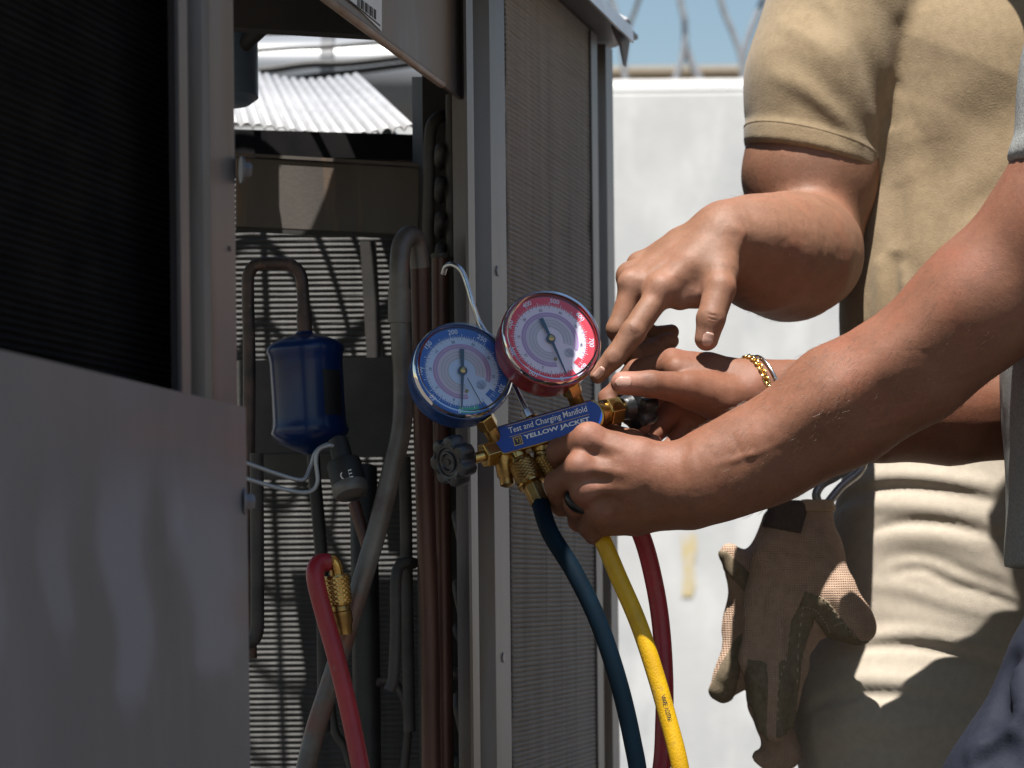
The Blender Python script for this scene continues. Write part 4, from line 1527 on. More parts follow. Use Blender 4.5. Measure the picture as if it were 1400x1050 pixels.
def nail(f, c, axis_, out, w, l, parent, curve=0.55):
    """fingernail plate laid on the finger surface around c; axis_ points to the tip"""
    a = nrm(axis_)
    n_ = nrm(np.asarray(out) - a * np.dot(out, a))
    s = np.cross(a, n_)
    N = 13
    v, fc = [], []
    uv = []
    for i in range(N):
        for k in range(N):
            x, y = -1 + 2 * i / (N - 1), -1 + 2 * k / (N - 1)
            # squircle outline
            xx = x * math.sqrt(max(0, 1 - .46 * y * y))
            yy = y * math.sqrt(max(0, 1 - .46 * x * x))
            uv.append((xx, yy))
    st = [np.asarray(c) + s * (x * w) + a * (y * l) + n_ * .006 for x, y in uv]
    dr = [-n_ + s * (-x * .25) for x, y in uv]
    h = trace(f, st, dr, 40)
    for p, (x, y) in zip(h, uv):
        e = max(abs(x), abs(y))
        v.append(p + n_ * (.0006 - .0009 * max(0, e - .8) / .2 * (1 if y < .5 else .2)))
    for i in range(N - 1):
        for k in range(N - 1):
            q = i * N + k
            fc.append((q, q + N, q + N + 1, q + 1))
    o = new_obj('fingernail', v, fc, K['nail'], parent, True)
    md = o.modifiers.new('thick', 'SOLIDIFY')
    md.thickness = .0012
    md.offset = -1
    return o


def mm(x):
    return x / 1000.0


def G(pts):
    """(px, py, depth, radius in mm) -> [(position, radius)]"""
    return [(P(a, b, c), mm(r)) for a, b, c, r in pts]


def GP(pts):
    """(px, py, depth, radius in px) -> [(position, radius)]"""
    return [(P(a, b, c), r * c / FPX) for a, b, c, r in pts]


def GA(pts):
    return G([(a, b, c + OFF, r) for a, b, c, r in pts])


def GPA(pts):
    return GP([(a, b, c + OFF, r) for a, b, c, r in pts])


def PA(a, b, c):
    return P(a, b, c + OFF)


def allmin(Q, items, k):
    d = None
    for it in items:
        c = chain(Q, it)
        d = c if d is None else smin(d, c, k)
    return d


def build_hand(Q, H):
    """fingers stay apart from each other, each blends into the palm"""
    palm = None
    for it in H['palm']:
        c = chain(Q, it)
        palm = c if palm is None else smin(palm, c, .014)
    for it in H.get('bump', []):
        palm = smin(palm, np.linalg.norm(Q - it[0].astype(np.float32), axis=1) - it[1], .006)
    fing = None
    for it in H['fingers']:
        c = chain(Q, it, .003)
        fing = c if fing is None else smin(fing, c, .0012)
    d = smin(palm, fing, .007)
    for pts, w, amp in H.get('lines', []):
        d = fold(Q, d, pts, w, amp)
    return d


def across(c, along, view, half, bow=0.0, n=5):
    """short line over a joint, across the finger"""
    a = nrm(along)
    s = nrm(np.cross(a, view))
    return [np.asarray(c) + s * (half * t) + a * (bow * (1 - t * t)) for t in np.linspace(-1, 1, n)]


# ================================================================== person in tan shirt (A), facing the camera
DA = 2.325
OFF = .035
# right hand, pointing
A_idx = GA([(905, 396, 1.985, 11.5), (865, 455, 1.968, 10.2), (839, 490, 1.966, 8.6), (817, 513, 1.970, 7.2)])
A_mid = GA([(868, 390, 1.998, 11.5), (845, 450, 1.992, 9.6), (862, 487, 2.015, 8.6), (903, 474, 2.035, 7.6)])
A_rng = GA([(866, 376, 2.018, 11), (852, 440, 2.020, 9.2), (882, 478, 2.035, 8.2), (917, 466, 2.035, 7.4)])
A_lit = GA([(874, 362, 2.035, 10), (866, 420, 2.045, 8.4), (888, 458, 2.052, 7.5), (918, 454, 2.052, 6.8)])
A_thm = GA([(985, 352, 2.000, 15), (984, 394, 1.975, 13.2), (972, 436, 1.965, 11.8), (966, 463, 1.966, 10.0)])
A_w = GPA([(992, 322, 2.02, 38)])[0]
HA = dict(
    palm=[GA([(985, 312, 2.035, 17), (930, 335, 2.035, 14), (876, 364, 2.033, 11)]),
          GA([(985, 318, 2.025, 18), (925, 347, 2.018, 14), (868, 384, 2.010, 11.5)]),
          GA([(985, 325, 2.015, 18), (930, 360, 2.005, 14), (876, 392, 1.998, 12)]),
          GA([(985, 330, 2.008, 18), (945, 365, 1.992, 14), (906, 396, 1.985, 12)]),
          GA([(985, 340, 2.010, 17), (985, 372, 1.99, 14)]),
          GA([(962, 360, 2.000, 13), (945, 400, 1.995, 9), (930, 412, 1.99, 7.5)]),
          GA([(970, 372, 2.000, 12), (957, 404, 1.992, 8.5)])],
    fingers=[A_idx, A_mid, A_rng, A_lit, A_thm],
    bump=[(PA(903, 393, 1.979), mm(10)), (PA(861, 386, 1.995), mm(10)), (PA(858, 376, 2.015), mm(9.5))],
    lines=[])
view = np.array([0, -1.0, 0])
for c, al, hw, offs in ((PA(864, 454, 1.958), A_idx[2][0] - A_idx[0][0], .0075, (-.0035, -.0012, .0012, .0035)), (PA(840, 489, 1.957), A_idx[3][0] - A_idx[1][0], .006, (-.0018, .0008)), (PA(973, 434, 1.953), A_thm[3][0] - A_thm[1][0], .008, (-.003, 0, .003))):
    for o_ in offs:
        HA['lines'].append((across(c + nrm(al) * o_, al, view, hw, .0012), .0010, -.0011))
for a, b in (((905, 393, 1.972), (965, 335, 1.995)), ((870, 386, 1.985), (960, 322, 2.00)), ((866, 374, 2.00), (955, 312, 2.012))):
    HA['lines'].append(([PA(*a), PA(*b)], .0034, .0017))
for a, b in (((886, 398, 1.985), (925, 362, 1.99)), ((868, 378, 2.0), (905, 352, 2.005))):
    HA['lines'].append(([PA(*a), PA(*b)], .004, -.0014))
HA['lines'].append(([PA(880, 366, 2.0), PA(915, 345, 2.0), PA(950, 330, 2.0)], .0016, .0011))
HA['lines'].append(([PA(930, 385, 1.98), PA(952, 362, 1.985), PA(966, 340, 1.995)], .0016, .0010))

A_fore = GPA([(990, 322, 2.02, 37), (1012, 330, 2.035, 48), (1045, 346, 2.07, 70), (1080, 351, 2.12, 78), (1100, 347, 2.17, 70), (1110, 325, 2.23, 64)])
A_upper = GPA([(1110, 335, 2.24, 66), (1108, 240, 2.25, 84), (1130, 80, 2.27, 92), (1195, -50, 2.29, 92)])
A_upper2 = GPA([(1640, 330, 2.30, 62), (1665, 180, 2.29, 78), (1660, 40, 2.29, 86), (1620, -50, 2.29, 88)])
A_fore2 = GPA([(1640, 330, 2.30, 62), (1620, 560, 2.24, 48), (1590, 690, 2.18, 36)])
A_hand2 = [GPA([(1590, 690, 2.18, 34), (1575, 760, 2.15, 42), (1568, 800, 2.14, 30)])] + [GPA([(1552 + 11 * i, 790, 2.135 + .012 * i, 14), (1548 + 11 * i, 850, 2.13 + .012 * i, 13), (1556 + 10 * i, 895 - 5 * i, 2.14 + .012 * i, 11)]) for i in range(4)] + [GPA([(1560, 740, 2.13, 18), (1530, 790, 2.11, 15), (1528, 840, 2.11, 12)])]
A_trunk = GP([(1440, 20, DA + .02, 180), (1440, 150, DA + .02, 180), (1425, 420, DA + .01, 178), (1395, 680, DA + .01, 178)])
A_neck = GP([(1430, -60, DA + .01, 90), (1428, -230, 2.27, 84), (1430, -300, 2.24, 80)])
A_leg1 = GP([(1290, 740, DA, 110), (1236, 980, DA - .01, 130), (1232, 1450, DA, 88), (1240, 1560, DA + .01, 84), (1240, 1950, DA + .02, 55)])
A_leg2 = GP([(1475, 740, DA, 110), (1500, 980, DA, 128), (1520, 1450, DA + .02, 88), (1520, 1560, DA + .03, 84), (1520, 1950, DA + .05, 55)])


def squash(Q, ax_i, c, k):
    q = Q.copy()
    q[:, ax_i] = (q[:, ax_i] - c) * k + c
    return q


def head_field(Q, c, fw):
    """head with brow, nose, chin, ears; fw = facing direction"""
    fw = nrm(fw)
    sd = np.array([-fw[1], fw[0], 0])
    c = np.asarray(c)
    q = np.stack([(Q - c) @ sd, (Q - c) @ fw, (Q - c)[:, 2]], 1).astype(np.float32)
    e = np.linalg.norm(q / [.076, .096, .104], axis=1)
    d = (e - 1) * .076
    d = smin(d, chain(q, [((0, .030, -.055), .056), ((0, .052, -.098), .030)]), .035)
    d = smin(d, chain(q, [((0, .088, .012), .010), ((0, .108, -.028), .013)]), .012)
    d = smin(d, chain(q, [((-.03, .086, .02), .010), ((.03, .086, .02), .010)]), .012)
    for s in (-1, 1):
        d = smax(d, -(np.linalg.norm(q - np.array([s * .032, .098, .000], np.float32), axis=1) - .013), .008)
        d = smin(d, np.linalg.norm(q - np.array([s * .032, .080, .000], np.float32), axis=1) - .0125, .002)
        d = smin(d, np.linalg.norm((q - np.array([s * .078, -.005, -.012], np.float32)) / [.35, .8, 1], axis=1) * .5 - .016, .008)
    d = smin(d, chain(q, [((-.020, .088, -.058), .007), ((0, .094, -.056), .009), ((.020, .088, -.058), .007)]), .006)
    d = fold(q, d, [np.array([-.022, .092, -.058]), np.array([0, .104, -.057]), np.array([.022, .092, -.058])], .003, -.003)
    return d


A_headc = P(1430, -395, 2.21)


def bodyA(Q):
    d = build_hand(Q, HA)
    d = smin(d, chain(Q, A_fore, .03), .012)
    up = chain(Q, A_upper, .03)
    d = smin(d, up, .012)
    q = squash(Q, 1, DA, 1.5)
    t = chain(q, [(p * [1, 1, 1], r) for p, r in A_trunk], .05) * .75
    t = smin(t, chain(Q, A_neck), .05)
    t = smin(t, head_field(Q, A_headc, (-.25, -1, -.0)), .02)
    t = smin(t, smin(chain(Q, A_upper2, .03), chain(Q, A_fore2, .02), .02), .02)
    for it in A_hand2:
        t = smin(t, chain(Q, it), .006)
    for lg in (A_leg1, A_leg2):
        l_ = [(p, r - .012) for p, r in lg]
        t = smin(t, chain(Q, l_, .03), .03)
    d = smin(d, t, .012)
    for l_, w_, a_ in musA:
        d = fold(Q, d, l_, w_, a_)
    return d + .0007 * vnoise(Q, 55) + .0004 * vnoise(Q, 150)


musA = [([PA(1015, 318, 2.0), PA(1060, 322, 2.02), PA(1105, 335, 2.07)], .016, .004), ([PA(1010, 350, 1.99), PA(1060, 378, 2.03), PA(1105, 390, 2.08)], .014, -.0022), ([PA(1000, 300, 1.985), PA(1018, 318, 1.99), PA(1012, 345, 1.985)], .006, .0014)]


def tintf(pinks, darks):
    def f(v):
        out = np.zeros((len(v), 3))
        for ch, lst in ((0, pinks), (1, darks)):
            for c, r, s in lst:
                q = np.linalg.norm(v - np.asarray(c), axis=1) / r
                out[:, ch] = np.maximum(out[:, ch], s * np.exp(-q * q))
        n = vnoise(v, 300) * .35 + vnoise(v, 90) * .5
        out[:, :2] = np.clip(out[:, :2] * (1 + n[:, None]), 0, 1)
        return out
    return f


pa = empty('person', tuple(P(1400, 0, DA) * [1, 1, 0]), 'worker in tan shirt and khaki trousers pointing down at the gauges', 'person', 'workers at the condenser unit')
zA = P(1400, 1990, DA)
tA = tintf([(A_idx[3][0], .014, .9), (A_thm[3][0], .016, .7), (PA(905, 393, 1.975), .014, .35), (PA(862, 388, 1.99), .013, .35), (PA(950, 410, 1.98), .016, .5), (PA(839, 490, 1.957), .008, .25), (A_rng[3][0], .012, .4)],
           [(PA(864, 454, 1.958), .0085, .5), (PA(840, 489, 1.957), .006, .3), (PA(973, 434, 1.953), .009, .4)])
body_a = field_obj('body', bodyA, (axis(.02, .95, .062, .205, .0012, .0065), axis(1.85, 2.56, 1.975, 2.11, .0012, .0065), axis(.0, 1.98, P(0, 485, 2)[2], P(0, 285, 2)[2], .0012, .0075)), K['skinA'], pa, tA, 2)
nail(bodyA, PA(818.5, 510, 1.962), A_idx[3][0] - A_idx[2][0], view + np.array([-.25, 0, .25]), .0052, .0062, pa)
nail(bodyA, PA(969, 464, 1.955), A_thm[3][0] - A_thm[2][0], view + np.array([.35, 0, -.1]), .0068, .0062, pa)

# hair and cap
K['hair'] = mat('dark_hair', (.015, .011, .009), (.03, .022, .017), 300, .5, 0, .5, 400)


def hair_obj(name, c, fw, par):
    fw = nrm(fw)

    def f(Q):
        d = head_field(Q, c, fw) - .009
        q = (Q - np.asarray(c)).astype(np.float32)
        a = q @ fw
        cut = np.maximum(a - .045, -(q[:, 2] - .02 + .09 * (a < 0) * np.clip(-a / .06, 0, 1)))
        return smax(d, cut, .01) + .002 * vnoise(Q, 120)
    c = np.asarray(c)
    return field_obj(name, f, tuple(axis(c[i] - .14, c[i] + .14, c[i] - .13, c[i] + .13, .005, .006) for i in range(3)), K['hair'], par, None, 2)


hair_obj('hair', A_headc, (-.25, -1, 0), pa)

# ---- tan shirt
SA = [(p, r) for p, r in GP([(1430, 0, DA, 218), (1428, 130, DA, 224), (1412, 330, DA - .012, 230), (1404, 470, DA - .016, 230), (1395, 600, DA - .014, 224)])]
sleeve_ax = GP([(1212, -72, 2.312, 106), (1150, 30, 2.30, 96), (1120, 110, 2.285, 93), (1107, 222, 2.28, 90)])
sleeve_ax2 = GP([(1610, -70, DA, 104), (1655, 30, DA, 98), (1670, 120, DA, 95), (1668, 222, DA, 92)])
hemA = P(1107, 218, 2.28)
hemn = nrm(np.array([-.25, 0.0, -.97]))
hem2 = P(1668, 222, DA)
shirt_base_k = .03


def shirtA_base(Q, parts=False):
    q = squash(Q, 1, DA, 1.55)
    t = chain(q, SA, .06) * .72
    t = smin(t, chain(Q, GP([(1330, 95, 2.300, 112), (1300, 160, 2.308, 90)]), .03), .05)
    t = smin(t, chain(Q, GP([(1530, 95, 2.300, 112), (1560, 160, 2.308, 90)]), .03), .05)
    t = smin(t, chain(Q, GP([(1210, -70, DA, 84), (1430, -105, DA, 100), (1630, -70, DA, 84)]), .03), .05)
    s = chain(Q, sleeve_ax, .03)
    s = smax(s, ((Q - hemA.astype(np.float32)) @ hemn.astype(np.float32)), .006)
    s2 = chain(Q, sleeve_ax2, .03)
    s2 = smax(s2, ((Q - hem2.astype(np.float32)) @ np.array([0, 0, -1], np.float32)), .003)
    if parts:
        return t, s
    d = smin(t, s, .012)
    d = smin(d, s2, .012)
    return d


fA = []


def addf(lst, base, pix, w, amp, start=1.6):
    pts = hit(base, pix, start)
    lst.append((pts, w, amp))


def dense(pts, n=4):
    q = spline([np.array([a, b, 0.0]) for a, b in pts], n)
    return [(p[0], p[1]) for p in q]


for pix, w, amp in (
        ([(1212, 180), (1196, 110), (1165, 40), (1150, -20)], .012, -.006),
        ([(1238, 165), (1250, 230), (1252, 310), (1262, 390)], .014, .004),
        ([(1268, 190), (1275, 270), (1280, 340), (1275, 390)], .02, -.003),
        ([(1232, 250), (1234, 290), (1230, 340)], .014, -.003),
        ([(1204, 350), (1206, 400), (1202, 460)], .008, .005),
        ([(1222, 345), (1226, 400), (1222, 460)], .008, -.004),
        ([(1232, 360), (1238, 410), (1232, 450)], .007, .005),
        ([(1250, 160), (1320, 122), (1380, 85)], .026, .004),
        ([(1290, 350), (1340, 330), (1390, 290)], .012, .004),
        ([(1290, 400), (1340, 365), (1400, 350)], .010, .004),
        ([(1300, 300), (1350, 270), (1400, 225)], .012, -.003),
        ([(1060, 30), (1110, 55), (1150, 95)], .008, .0025),
        ([(1052, 70), (1100, 90), (1160, 150)], .009, -.0022),
        ([(1048, 100), (1100, 122), (1150, 165), (1180, 200)], .008, .0026),
        ([(1075, 130), (1120, 160), (1165, 205)], .009, -.0016),
        ([(1080, 0), (1120, 15), (1160, 60)], .009, -.002),
        ([(1120, -10), (1150, 30), (1175, 90)], .008, .0025)):
    addf(fA, shirtA_base, dense(pix), w, amp * .8)


def shirtA(Q):
    d = shirtA_base(Q)
    for p_, w, a in fA:
        d = fold(Q, d, p_, w, a)
    # sleeve hem: turned double band
    hq = (Q - hemA.astype(np.float32)) @ hemn.astype(np.float32)
    t_, s_ = shirtA_base(Q, True)
    d = d - .0018 * np.clip((hq + .021) / .005, 0, 1) * np.clip((t_ - s_) / .008, 0, 1)
    d = d + .0016 * vnoise(Q, 22) + .0005 * vnoise(Q, 75)
    # hollow sleeve end, bottom hem, neck hole
    d = np.maximum(d, -(Q[:, 2] - P(1400, 590, DA)[2]))
    d = smax(d, -(np.linalg.norm((Q - P(1430, -150, DA - .02).astype(np.float32)) / [1, 1, .8], axis=1) - .075), .004)
    return d


K['shirtA'] = mat('tan_cotton', (0.275, 0.205, 0.122), (0.235, 0.172, 0.102), 150, .85, 0, .4, 620, detail=6, c3=(.295, .22, .135), s3=18, spec=.15, sheen=.15)
K['khaki'] = mat('khaki_ripstop', (0.42, 0.368, 0.30), (0.38, 0.332, 0.272), 120, .8, 0, .3, 900, detail=4, spec=.2)
wave_bump(K['khaki'], 420, .25, .0005, 'X', 'Z')
K['greyshirt'] = mat('grey_heather_cotton', (0.34, 0.345, 0.33), (0.23, 0.235, 0.225), 420, .85, 0, .5, 700, detail=2, spec=.15)
K['navy'] = mat('navy_cotton_twill', (0.014, 0.0165, 0.028), (0.011, 0.013, 0.023), 160, .75, 0, .3, 800, spec=.25)
K['leather'] = mat('dark_boot_leather', (.03, .022, .017), (.05, .038, .03), 40, .5, 0, .3, 200)
K['seam'] = mat('pale_stitching', (0.40, 0.33, 0.24), None, rough=.8)

sh = field_obj('shirt', shirtA, (axis(.18, 1.05, .215, .46, .0027, .008), axis(2.0, 2.52, 2.12, 2.36, .0027, .008), axis(.98, 1.66, P(0, 480, DA)[2], P(0, -10, DA)[2], .0027, .008)), K['shirtA'], pa, None, 5)

# stitched line round the sleeve hem
hx, hy_ = nrm(np.cross(hemn, (0, 1, 0))), None
hy_ = np.cross(hemn, hx)
st_, dr_ = [], []
for k in range(120):
    t = 2 * math.pi * k / 120
    r_ = math.cos(t) * hx + math.sin(t) * hy_
    st_.append(hemA - hemn * .0165 + r_ * .12)
    dr_.append(-r_)
hl_ = [p + np.array(d_) * .0001 for p, d_ in zip(trace(shirtA, st_, dr_, 60), dr_)]
sm = MB()
for k in range(0, 120):
    a_, b_ = hl_[k], hl_[(k + 1) % 120]
    if np.linalg.norm(b_ - a_) > .012:
        continue
    for q in (0, .5):
        sm.add(*tube([a_ * (1 - q) + b_ * q, a_ * (.62 - q) + b_ * (q + .38)], .00045, 5))
so = sm.build('stitching', mat('tan_thread', (.2, .145, .085), None, rough=.8), sh)
so['kind'] = 'stuff'

# ---- khaki trousers
TA = GP([(1392, 560, DA, 185), (1378, 680, DA, 205), (1372, 780, DA, 214)])


def trA_base(Q):
    q = squash(Q, 1, DA, 1.45)
    t = chain(q, TA, .05) * .75
    l1 = chain(Q, A_leg1 and [(p, r + .010) for p, r in A_leg1], .03)
    l2 = chain(Q, [(p, r + .010) for p, r in A_leg2], .03)
    return smin(t, smin(l1, l2, .02), .05)


tA_f = []
for pix, w, amp in (
        ([(1142, 694), (1170, 676), (1210, 667), (1260, 667), (1320, 676), (1380, 690)], .006, -.009),
        ([(1150, 672), (1200, 652), (1260, 651), (1320, 658), (1380, 668)], .010, .007),
        ([(1150, 702), (1200, 692), (1270, 694), (1330, 704), (1380, 716)], .008, .005),
        ([(1185, 728), (1225, 716), (1270, 714), (1320, 722), (1380, 740)], .005, -.007),
        ([(1190, 745), (1230, 733), (1290, 736), (1350, 756)], .009, .005),
        ([(1200, 768), (1240, 758), (1285, 765), (1330, 785), (1410, 815)], .006, -.004),
        ([(1215, 785), (1260, 778), (1300, 798), (1350, 812), (1410, 836)], .005, -.006),
        ([(1180, 800), (1240, 806), (1300, 826), (1410, 856)], .008, .004),
        ([(1170, 838), (1230, 840), (1300, 850), (1410, 872)], .010, .003),
        ([(1140, 895), (1190, 884), (1250, 884), (1310, 894), (1380, 915)], .006, -.007),
        ([(1150, 876), (1200, 868), (1260, 866), (1330, 880), (1390, 895)], .010, .006),
        ([(1090, 985), (1120, 962), (1160, 950), (1220, 950), (1290, 958), (1350, 968)], .007, -.008),
        ([(1110, 945), (1150, 930), (1220, 930), (1290, 938)], .011, .006),
        ([(1095, 1020), (1150, 990), (1230, 985), (1320, 1000)], .012, .005),
        ([(1120, 1050), (1180, 1022), (1260, 1020)], .008, -.004)):
    addf(tA_f, trA_base, dense(pix), w * .85, amp * .58)


def trA(Q):
    d = trA_base(Q)
    for p_, w, a in tA_f:
        d = fold(Q, d, p_, w, a)
    d = d + .003 * vnoise(Q * [.5, .5, 1.6], 24)
    d = np.maximum(d, Q[:, 2] - P(1400, 575, DA)[2])
    d = np.maximum(d, .03 - Q[:, 2])
    return d


field_obj('trousers', trA, (axis(.22, .70, .25, .47, .0032, .010), axis(2.02, 2.58, 2.12, 2.33, .0032, .010), axis(.0, 1.12, P(0, 1060, DA)[2], P(0, 600, DA)[2], .0032, .012)), K['khaki'], pa, None, 2)


def shoe(parent, c, fw):
    c = np.asarray(c, float)
    fw = nrm(fw)
    pts = [(c + zz * .075 - fw * .03, .05), (c + zz * .05 + fw * .02, .05), (c + zz * .036 + fw * .12, .042), (c + zz * .03 + fw * .18, .034)]

    def f(Q):
        d = chain(Q, pts, .03)
        return smax(d, -Q[:, 2] + .004, .006)
    lo = np.min([p for p, _ in pts], 0) - .07
    hi = np.max([p for p, _ in pts], 0) + .07
    lo[2] = -.02
    return field_obj('boot', f, tuple(axis(lo[i], hi[i], lo[i] + .01, hi[i] - .01, .007, .008) for i in range(3)), K['leather'], parent, None, 2)


for lg in (A_leg1, A_leg2):
    p_ = lg[-1][0]
    shoe(pa, (p_[0], p_[1], 0), (-.15, -1, 0))
# belt under the shirt's edge
bl = [P(x, y, d) for x, y, d in ((1175, 625, 2.30), (1200, 624, 2.22), (1300, 622, 2.168), (1392, 620, 2.160), (1480, 622, 2.170), (1570, 625, 2.23), (1600, 627, 2.30))]

# ================================================================== person in grey shirt (B), facing left
DB = 1.975
B_idx = G([(806, 602, 1.934, 12.2), (765, 617, 1.958, 10.4), (772, 640, 1.985, 9), (797, 645, 1.990, 8)])
B_mid = G([(795, 640, 1.930, 12.2), (762, 661, 1.950, 10.4), (768, 690, 1.975, 9.2), (795, 690, 1.985, 8.2)])
B_rng = G([(803, 669, 1.934, 11.5), (787, 690, 1.952, 9.8), (792, 712, 1.976, 8.8), (815, 715, 1.985, 8)])
B_lit = G([(820, 700, 1.943, 10.5), (806, 721, 1.958, 8.8), (812, 730, 1.975, 8), (828, 722, 1.982, 7.2)])
B_thm = G([(905, 632, 1.965, 14), (862, 606, 1.992, 11.5), (822, 594, 2.004, 10.5), (790, 600, 2.008, 8.8)])
HB1 = dict(
    palm=[G([(938, 645, 1.936, 17), (875, 622, 1.933, 14), (808, 603, 1.934, 12)]),
          G([(938, 656, 1.934, 17), (870, 645, 1.928, 14), (797, 640, 1.931, 12)]),
          G([(938, 668, 1.936, 17), (870, 668, 1.932, 14), (805, 669, 1.935, 11.5)]),
          G([(936, 682, 1.942, 17), (880, 692, 1.94, 14), (822, 701, 1.944, 11)]),
          G([(925, 692, 1.955, 17), (870, 708, 1.955, 14), (828, 716, 1.956, 10)]),
          G([(915, 650, 1.965, 18), (860, 645, 1.968, 14)])],
    fingers=[B_idx, B_mid, B_rng, B_lit, B_thm],
    bump=[(P(803, 598, 1.930), mm(11)), (P(792, 639, 1.925), mm(11)), (P(801, 668, 1.929), mm(10.5)), (P(819, 700, 1.938), mm(9.5))],
    lines=[])
for a, b in (((806, 600, 1.921), (900, 636, 1.921)), ((795, 640, 1.917), (900, 652, 1.918)), ((804, 668, 1.922), (895, 668, 1.921)), ((822, 700, 1.932), (895, 688, 1.93))):
    HB1['lines'].append(([P(*a), P(*b)], .0034, .0017))
for a, b in (((795, 620, 1.924), (840, 628, 1.919)), ((790, 654, 1.922), (840, 656, 1.918)), ((802, 684, 1.927), (850, 680, 1.924))):
    HB1['lines'].append(([P(*a), P(*b)], .0045, -.0018))
HB1['lines'].append(([P(850, 640, 1.919), P(880, 655, 1.919), P(905, 672, 1.922), P(925, 690, 1.928)], .0017, .0013))
HB1['lines'].append(([P(835, 665, 1.921), P(870, 680, 1.924), P(900, 690, 1.93)], .0015, .0011))
for c, al in ((P(765, 617, 1.95), B_idx[1][0] - B_idx[0][0]), (P(762, 661, 1.942), B_mid[1][0] - B_mid[0][0])):
    for o_ in (-.003, 0, .003):
        HB1['lines'].append((across(c + nrm(al) * o_, al, view, .008, .001), .0010, -.0010))

def GR(pts):
    return G([(a, b, c - .018, r) for a, b, c, r in pts])


# right hand at the far knob: thumb on top, fingers curled behind and below the knob
R_thm = GR([(988, 545, 2.022, 17), (938, 531, 2.002, 13.5), (889, 525, 1.985, 10.8), (851, 524, 1.982, 9.4)])
R_idx = GR([(918, 497, 2.040, 11), (868, 508, 2.050, 9.5), (832, 545, 2.052, 8.5), (838, 578, 2.036, 7.6)])
R_mid = GR([(930, 520, 2.055, 11), (890, 540, 2.066, 9.5), (862, 566, 2.054, 8.8), (876, 582, 2.026, 8.3)])
R_rng = GR([(938, 546, 2.058, 11), (905, 582, 2.062, 9.2), (880, 606, 2.048, 8.6), (893, 607, 2.020, 8.0)])
R_lit = GR([(950, 570, 2.055, 10), (925, 605, 2.052, 8.4), (905, 622, 2.040, 7.6), (912, 618, 2.02, 7.0)])
HB2 = dict(
    palm=[GR([(1030, 524, 2.040, 17), (970, 506, 2.044, 14), (920, 497, 2.042, 12)]),
          GR([(1030, 530, 2.046, 17), (975, 522, 2.054, 14), (932, 520, 2.055, 12)]),
          GR([(1030, 540, 2.044, 17), (980, 545, 2.054, 15), (940, 548, 2.056, 12)]),
          GR([(1030, 546, 2.040, 17), (990, 566, 2.045, 15), (952, 570, 2.052, 11)]),
          GR([(1020, 540, 2.030, 16), (985, 547, 2.020, 17), (945, 536, 2.008, 14)]),
          GR([(960, 515, 2.03, 13), (925, 505, 2.025, 10)]),
          GR([(950, 545, 2.058, 13), (905, 552, 2.07, 11)])],
    fingers=[R_thm, R_idx, R_mid, R_rng, R_lit],
    lines=[])
for o_ in (-.004, -.0012, .0012, .004):
    HB2['lines'].append((across(P(889, 523, 1.956) + np.array([o_, 0, 0]), R_thm[3][0] - R_thm[2][0], view, .008, .001), .0010, -.0011))
HB2['lines'].append(([P(918, 487, 2.010), P(924, 500, 2.006), P(922, 512, 2.002)], .0014, -.0012))
HB2['lines'].append(([P(960, 565, 2.012), P(985, 560, 1.986), P(1008, 545, 1.994)], .0014, -.0009))
HB2['lines'].append(([P(955, 545, 1.982), P(970, 530, 1.982), P(985, 520, 1.992)], .0014, -.0007))

B_fore = GP([(930, 663, 1.94, 38), (945, 662, 1.94, 47), (1000, 639, 1.938, 54), (1060, 613, 1.935, 60), (1150, 555, 1.925, 75), (1250, 498, 1.91, 72), (1334, 421, 1.895, 80), (1440, 300, 1.872, 82)])
B_up = GP([(1440, 300, 1.872, 82), (1494, 190, 1.868, 82), (1545, 30, 1.862, 88)])
B_fore2 = GP([(1028, 534, 2.025, 28), (1060, 537, 2.030, 30), (1095, 543, 2.042, 36), (1200, 560, 2.072, 62), (1300, 560, 2.09, 66), (1390, 552, 2.105, 64), (1440, 535, 2.11, 60)])
B_up2 = GP([(1440, 530, 2.11, 60), (1470, 350, 2.11, 72), (1510, 60, 2.105, 80)])
xB = float(P(1612, 300, DB)[0])
B_trunk = GP([(1620, 10, DB, 235), (1612, 200, DB, 255), (1590, 480, DB, 240), (1590, 800, DB, 245)])
B_legl = GP([(1560, 850, 1.89, 140), (1430, 1115, 1.875, 132), (1250, 1530, 1.86, 98), (1262, 1650, 1.86, 92), (1330, 2200, 1.89, 62), (1335, 2380, 1.89, 55)])
B_legr = GP([(1600, 860, 2.05, 130), (1590, 1200, 2.05, 118), (1600, 1600, 2.06, 84), (1615, 2150, 2.08, 55), (1618, 2320, 2.08, 50)])
B_neck = GP([(1585, -90, DB, 100), (1545, -290, DB, 98)])
B_headc = P(1520, -430, DB)


def bodyB(Q):
    d = build_hand(Q, HB1)
    fo = chain(Q, B_fore, .03)
    d = smin(d, fo, .014)
    d = smin(d, chain(Q, B_up, .03), .02)
    e = build_hand(Q, HB2)
    e = smin(e, chain(Q, B_fore2, .03), .012)
    e = smin(e, chain(Q, B_up2, .03), .02)
    d = np.minimum(d, e)
    q = squash(Q, 0, xB, 1.5)
    t = chain(q, B_trunk, .05) * .75
    t = smin(t, chain(Q, B_neck), .05)
    t = smin(t, head_field(Q, B_headc, (-1, .1, 0)), .02)
    for lg in (B_legl, B_legr):
        t = smin(t, chain(Q, [(p, r - .014) for p, r in lg], .03), .03)
    d = smin(d, t, .01)
    for l_, w_, a_ in musB:
        d = fold(Q, d, l_, w_, a_)
    return d + .0007 * vnoise(Q, 55) + .0004 * vnoise(Q, 150)


